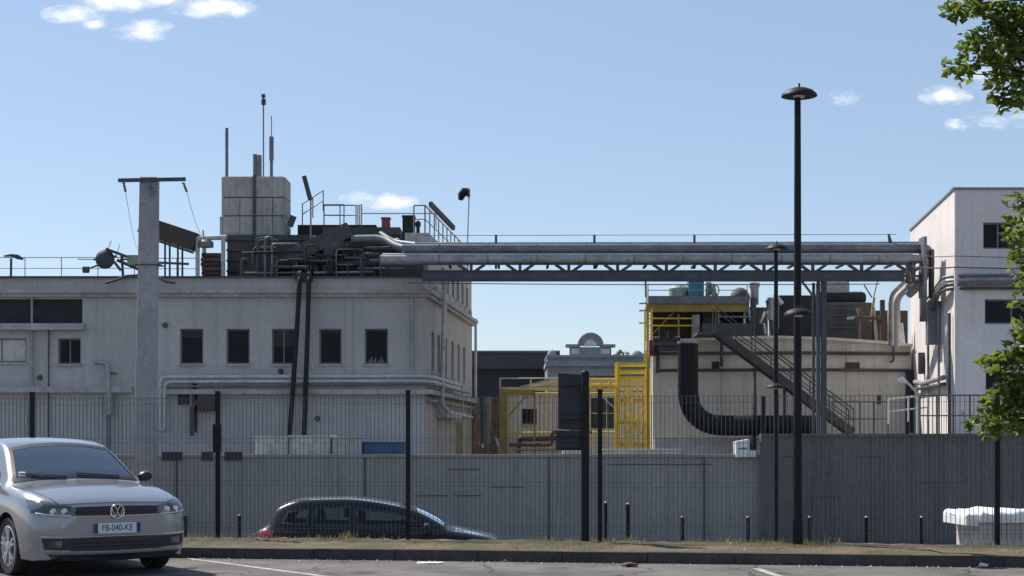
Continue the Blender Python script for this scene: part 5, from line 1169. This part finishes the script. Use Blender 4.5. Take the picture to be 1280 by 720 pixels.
    glazing('rear_window', [(-.58, 1.06), (0, 1.075), (.58, 1.06)], [(-.48, 1.29), (0, 1.33), (.48, 1.29)], 'b', 'cartint')
    for sd in (-1, 1):
        A0 = hb + .30; Bp = (wt + .45 + rp) / 2 + .05
        glazing('side_window', [(A0, .99), (A0 + .35, .995), (Bp, 1.0)], [(A0 + .08, 1.07 - dz * .3), ((A0 + wt) / 2 + .10, 1.22 - dz * .7), (wt + .12, 1.335 - dz * .85), (Bp, 1.355 - dz * .25)], sd, 'cartint')
        glazing('side_window', [(Bp + .05, 1.0), (re - .55, 1.02)], [(Bp + .05, 1.36), (re - .60, 1.34)], sd, 'cartint')
        glazing('side_window', [(re - .49, 1.025), (re - .06, 1.06)], [(re - .54, 1.335), (re - .16, 1.27)], sd, 'cartint', 10, 8)
    def inside(poly, x_, z_):
        c_ = False
        for (x1, z1), (x2, z2) in zip(poly, poly[1:] + poly[:1]):
            if (z1 > z_) != (z2 > z_) and x_ < (x2 - x1) * (z_ - z1) / (z2 - z1) + x1: c_ = not c_
        return c_
    bm = bmesh.new(); bm.from_mesh(me); dead = []
    for f_ in bm.faces:
        c_ = f_.calc_center_median()
        for poly, ax in kill:
            if (ax == 'f' and f_.normal.x < -.05 and c_.x < rp and inside(poly, c_.y, c_.z)) or (ax == 'b' and f_.normal.x > .05 and c_.x > rp and inside(poly, c_.y, c_.z)) or (ax in (-1, 1) and c_.y * ax > .3 and inside(poly, c_.x, c_.z)): dead.append(f_); break
    bmesh.ops.delete(bm, geom=dead, context='FACES'); bm.to_mesh(me); bm.free()
    # cabin
    for yy in (-.37, .37):
        sx = wt + .28; st_ = MB().box(sx - .1, sx + .42, yy - .24, yy + .24, .45, .62).build('seat', 'cloth', root, bevel=.05)
        MB().bar((sx + .42, yy, .58), (sx + .62, yy, 1.13), .46, .13, (1, 0, 0)).build('backrest', 'cloth', st_, bevel=.05)
        MB().box(sx + .60, sx + .70, yy - .13, yy + .13, 1.15, 1.31).build('headrest', 'cloth', st_, bevel=.04)
    bx_ = re - 1.0; st_ = MB().box(bx_ - .3, bx_ + .15, -.62, .62, .42, .6).build('rear_seat', 'cloth', root, bevel=.05)
    MB().bar((bx_ + .15, 0, .58), (bx_ + .36, 0, 1.05), 1.22, .13, (1, 0, 0)).build('backrest', 'cloth', st_, bevel=.05)
    for yy in (-.38, .38): MB().box(bx_ + .33, bx_ + .42, yy - .12, yy + .12, 1.06, 1.2).build('headrest', 'cloth', st_, bevel=.04)
    MB().box(hb + .12, hb + .62, -.70, .70, .55, .93).build('dashboard', 'trim', root, bevel=.06)
    c_ = Vector((hb + .75, -.37, .92)); MB().path([c_ + Vector((.07 * math.sin(t_ * math.pi / 12), .19 * math.cos(t_ * math.pi / 12), .175 * math.sin(t_ * math.pi / 12))) for t_ in range(25)], .016, 8, False).build('steering_wheel', 'trim', root, True)
    MB().bar((hb + .6, -.37, .86), c_, .08).build('steering_column', 'trim', root)
    MB().box(hb + .2, re, -.74, .74, .3, .36).build('cabin_floor', 'trim', root)
    MB().bar((wt - .02, 0, 1.36), (wt - .02, 0, 1.365), .02, .2).build('rear_view_mirror', 'trim', root)
    for sd in (-1, 1):
        A0 = hb + .30; Bp = (wt + .45 + rp) / 2 + .05
        seam([(A0 - .08, .94), (A0 - .05, .6), (A0, .3), (Bp + .02, .27), (Bp + .03, .98)], sd); seam([(Bp + .03, .27), (re - .75, .3), (re - .55, .6), (re - .5, .98)], sd)
        for hx in (Bp - .2, re - .72): MB().path([hit(hx, .82, sd, .012), hit(hx + .08, .825, sd, .03), hit(hx + .17, .825, sd, .012)], .012, 8).build('door_handle', cfg['paint'], body, True)
        seam([(hb + .02, .30), (AX[0] + .45, .27), (AX[1] - .45, .27)], sd, .02, 'trim', 'sill_strip')
        mir = MB(); c_ = Vector((hb + .33, .93 * sd, 1.03)); k0 = [(.001, -.07), (.07, -.055), (.09, 0), (.075, .06), (.001, .085)]
        mir.lathe((0, 0, 0), k0, 16, 'x'); mir.v = [c_ + Vector((v.x * .75, v.y * 1.0, v.z * .68)) for v in mir.v]; mo = mir.build('wing_mirror', 'trim', root, True)
        MB().path([c_ + Vector((0, -.05 * sd, -.03)), Vector((hb + .3, .80 * sd, .965))], .022, 8).build('mirror_arm', 'trim', mo)
        # wheels
        for ax in AX:
            R_ = .315; cc = (ax, .79 * sd, R_); o_ = sd
            ty = MB().lathe(cc, [(.215, -.08 * o_), (.29, -.095 * o_), (R_, -.07 * o_), (R_, .07 * o_), (.295, .095 * o_), (.225, .085 * o_), (.215, .06 * o_)], 40, 'y').build('wheel', 'matblack', root, True)
            rim = MB().lathe(cc, [(.222, .083 * o_), (.205, .088 * o_), (.198, .05 * o_), (.19, .03 * o_)], 40, 'y'); 
            for s in range(5):
                for e_ in (-.17, .17):
                    t_ = 2 * math.pi * s / 5 + .3; p1 = Vector((math.cos(t_ + e_ * .5) * .05, .075 * o_, math.sin(t_ + e_ * .5) * .05)); p2 = Vector((math.cos(t_ + e_) * .2, .085 * o_, math.sin(t_ + e_) * .2))
                    rim.bar(Vector(cc) + p1, Vector(cc) + p2, .026, .02, (0, 1, 0))
            rim.lathe(cc, [(.06, .07 * o_), (.055, .095 * o_), (.03, .1 * o_), (.001, .1 * o_)], 20, 'y'); rim.build('rim', 'alloy', ty, True)
            MB().lathe(cc, [(.2, .02 * o_), (.001, .02 * o_)], 30, 'y').build('brake_disc', 'trim', ty)
    cfg['front'](locals())
    root.location = loc; root.rotation_euler = (0, 0, yaw)
    return root
def text_mesh(s, size, name, mat, parent, mtx):
    cu = bpy.data.curves.new('t', 'FONT'); cu.body = s; cu.size = size; cu.extrude = .001; cu.align_x = 'CENTER'; cu.align_y = 'CENTER'
    o = bpy.data.objects.new('t', cu); C.objects.link(o); dg = bpy.context.evaluated_depsgraph_get(); me = bpy.data.meshes.new_from_object(o.evaluated_get(dg)); me.name = name
    bpy.data.objects.remove(o); me.transform(mtx); me.materials.clear(); me.materials.append(M[mat]); q = bpy.data.objects.new(name, me); C.objects.link(q); q.parent = parent; return q
def golf_front(g):
    patch, hit, root, seam, body = g['patch'], g['hit'], g['root'], g['seam'], g['body']
    patch('bonnet', [(-.60, .775), (-.3, .785), (0, .79), (.3, .785), (.60, .775)], [(-.755, .945), (-.4, .985), (0, .998), (.4, .985), (.755, .945)], 'f', 'silver', .007, 30, 16)
    patch('grille', [(-.46, .652), (0, .642), (.46, .652)], [(-.46, .745), (0, .752), (.46, .745)], 'f', 'trim', .006, 30, 5)
    seam([(-.78, .672), (-.5, .658), (0, .65), (.5, .658), (.78, .672)], 'f', .008, 'chrome', 'grille_trim', .008, root)
    seam([(-.5, .70), (0, .695), (.5, .70)], 'f', .005, 'trim', 'grille_bar', .01, root)
    for s in (-1, 1):
        hl = patch('headlight', [(.46 * s, .65), (.66 * s, .65), (.80 * s, .668), (.85 * s, .695)], [(.45 * s, .742), (.60 * s, .785), (.74 * s, .818), (.84 * s, .825)], 'f', 'lens', .007, 18, 8)
        for yy in (.57, .68): 
            c = hit(yy * s, .705, 'f', .0); MB().lathe(c, [(.001, -.012), (.03, -.012), (.036, -.006), (.03, .0)], 20, 'x').build('lamp_ring', 'chrome', hl, True)
        seam([(.5 * s, .665), (.66 * s, .665), (.82 * s, .69)], 'f', .006, 'plate', 'daytime_strip', .008, hl)
        fg = patch('fog_light', [(.60 * s, .335), (.72 * s, .335)], [(.60 * s, .40), (.72 * s, .42)], 'f', 'lens', .014, 8, 6)
        patch('bumper_intake', [(.48 * s, .30), (.76 * s, .315)], [(.58 * s, .425), (.785 * s, .43)], 'f', 'trim', .006, 12, 6)
        patch('turn_mark', [(.84 * s, .74), (.86 * s, .74)], [(.835 * s, .77), (.855 * s, .77)], 'f', 'lens', .006, 3, 3)
    patch('lower_grille', [(-.50, .29), (0, .28), (.50, .29)], [(-.60, .425), (0, .43), (.60, .425)], 'f', 'trim', .005, 24, 6)
    seam([(-.79, .448), (-.5, .44), (0, .438), (.5, .44), (.79, .448)], 'f', .007, 'chrome', 'bumper_trim', .008, root)
    seam([(-.76, .275), (-.4, .262), (0, .258), (.4, .262), (.76, .275)], 'f', .012, 'silver', 'bumper_lip', .002, root)
    for z in (.33, .37): seam([(-.5, z), (0, z), (.5, z)], 'f', .005, 'trim', 'grille_bar', .009, root)
    # number plate: the front is the -x side; text reads along -y as seen from ahead
    x0 = min(hit(0, z, 'f', 0).x for z in (.47, .52, .57)) - .012
    pl = MB().box(x0 - .006, x0, -.26, .26, .465, .575).build('number_plate', 'plate', root, bevel=.003)
    MB().box(x0 + .0, x0 + .03, -.23, .23, .475, .565).build('plate_holder', 'trim', pl)
    R_ = Matrix(((0, 0, -1, x0 - .0072), (-.8, 0, 0, -.0), (0, 1, 0, .52), (0, 0, 0, 1)))
    text_mesh('FB-040-KE', .1, 'plate_text', 'ink', pl, R_)
    for s in (.236, -.236): MB().box(x0 - .0075, x0 - .0055, s - .022, s + .022, .467, .573).build('plate_band', 'plateblue', pl)
    # round badge with V over W
    xb = min(hit(0, z, 'f', 0).x for z in (.65, .69, .73)) - .015; c = Vector((xb, 0, .695)); em = MB(); s_ = .074
    em.path([c + Vector((0, s_ * math.cos(t_ * math.pi / 16), s_ * math.sin(t_ * math.pi / 16))) for t_ in range(33)], .007, 8, False)
    q = lambda a_, b_: c + Vector((0, a_ * 1.24, b_ * 1.24))
    for a_, b_ in (((-.024, .052), (0, .008)), ((.024, .052), (0, .008)), ((-.05, .028), (-.024, -.05)), ((-.024, -.05), (0, .0)), ((0, .0), (.024, -.05)), ((.024, -.05), (.05, .028))): em.bar(q(*a_), q(*b_), .008, .014, (1, 0, 0))
    em.build('badge', 'chrome', root, True); MB().lathe(c, [(.001, .003), (.074, .003), (.074, .02)], 24, 'x').build('badge_disc', 'trim', root)
    # wipers and inside paper
    for a_ in (-.5, .12): seam([(a_, 1.035), (a_ + .3, 1.055), (a_ + .5, 1.07)], 'f', .007, 'trim', 'wiper', .016, root)
    patch('parking_card', [(.56, 1.05), (.63, 1.05)], [(.55, 1.095), (.615, 1.095)], 'f', 'paper', .0085, 4, 4)
    hb = g['hb']; MB().box(hb + .24, hb + .5, -.52, -.1, .931, .934).build('dashboard_paper', 'paper', root)
    for s in (-1, 1): seam([(.60 * s, .78), (.68 * s, .86), (.76 * s, .945)], 'f', .005, 'trim', 'bonnet_gap', .0, body); 
    seam([(-.60, .215), (0, .20), (.60, .215)], 'f', .03, 'trim', 'shade_valance_edge', .0, root); patch('shade_valance', [(-.66, .20), (0, .195), (.66, .20)], [(-.74, .262), (0, .25), (.74, .262)], 'f', 'trim', .005, 24, 4)  # black strips paint in the shade below the bumper
def dark_front(g):
    patch, hit, root, seam = g['patch'], g['hit'], g['root'], g['seam']; Ln = g['Ln']
    for s in (-1, 1):
        patch('headlight', [(.50 * s, .62), (.82 * s, .66)], [(.49 * s, .70), (.80 * s, .79)], 'f', 'lens', .006, 14, 6)
        tl = patch('tail_light', [(Ln - .36, .82), (Ln - .1, .82)], [(Ln - .40, .95), (Ln - .17, .96)], s, 'taillens', .006, 8, 6)
        patch('tail_light', [(.55 * s, .74), (.72 * s, .74)], [(.56 * s, .90), (.70 * s, .90)], 'b', 'taillens', .006, 8, 6)
        
    patch('grille', [(-.45, .42), (.45, .42)], [(-.5, .6), (.5, .6)], 'f', 'trim', .006)
    patch('roof_glint_panel', [(g['wt'] + .05, -.55), ((g['rp'] + g['re']) / 2, -.55), (g['re'] - .02, -.50)], [(g['wt'] + .05, .55), ((g['rp'] + g['re']) / 2, .55), (g['re'] - .02, .50)], 't', 'silver', .006, 24, 14)  # silver over the black roof: sun glint put into the paint
    sp = MB().box(g['re'] - .12, g['re'] + .01, -.48, .48, 1.318, 1.345).build('spoiler', 'darkpaint', root, bevel=.01)
    patch('bonnet', [(-.62, .78), (0, .79), (.62, .78)], [(-.75, .94), (0, 1.0), (.75, .94)], 'f', 'silver', .005, 24, 12)  # silver here too, the sunlit shine of a black bonnet as colour
YAW_G = math.radians(36)
hd = Vector((math.sin(YAW_G), -math.cos(YAW_G), 0))
gl = Vector((fx(146, 17.0), 17.0, 0))
car('parked_car', 'silver hatchback parked at the lower left with its front plate showing', gl, math.atan2(-hd.y, -hd.x), None,
    dict(hb=1.10, wt=1.93, rp=2.45, re=3.72, L=4.26, axles=(.86, 3.48), paint='silver', screen='carclear', front=golf_front))
car('parked_car', 'black car with sun glint painted on its roof, half hidden below the verge', Vector((fx(322, 27) + 4.1, 27, -.996)), math.pi, None,
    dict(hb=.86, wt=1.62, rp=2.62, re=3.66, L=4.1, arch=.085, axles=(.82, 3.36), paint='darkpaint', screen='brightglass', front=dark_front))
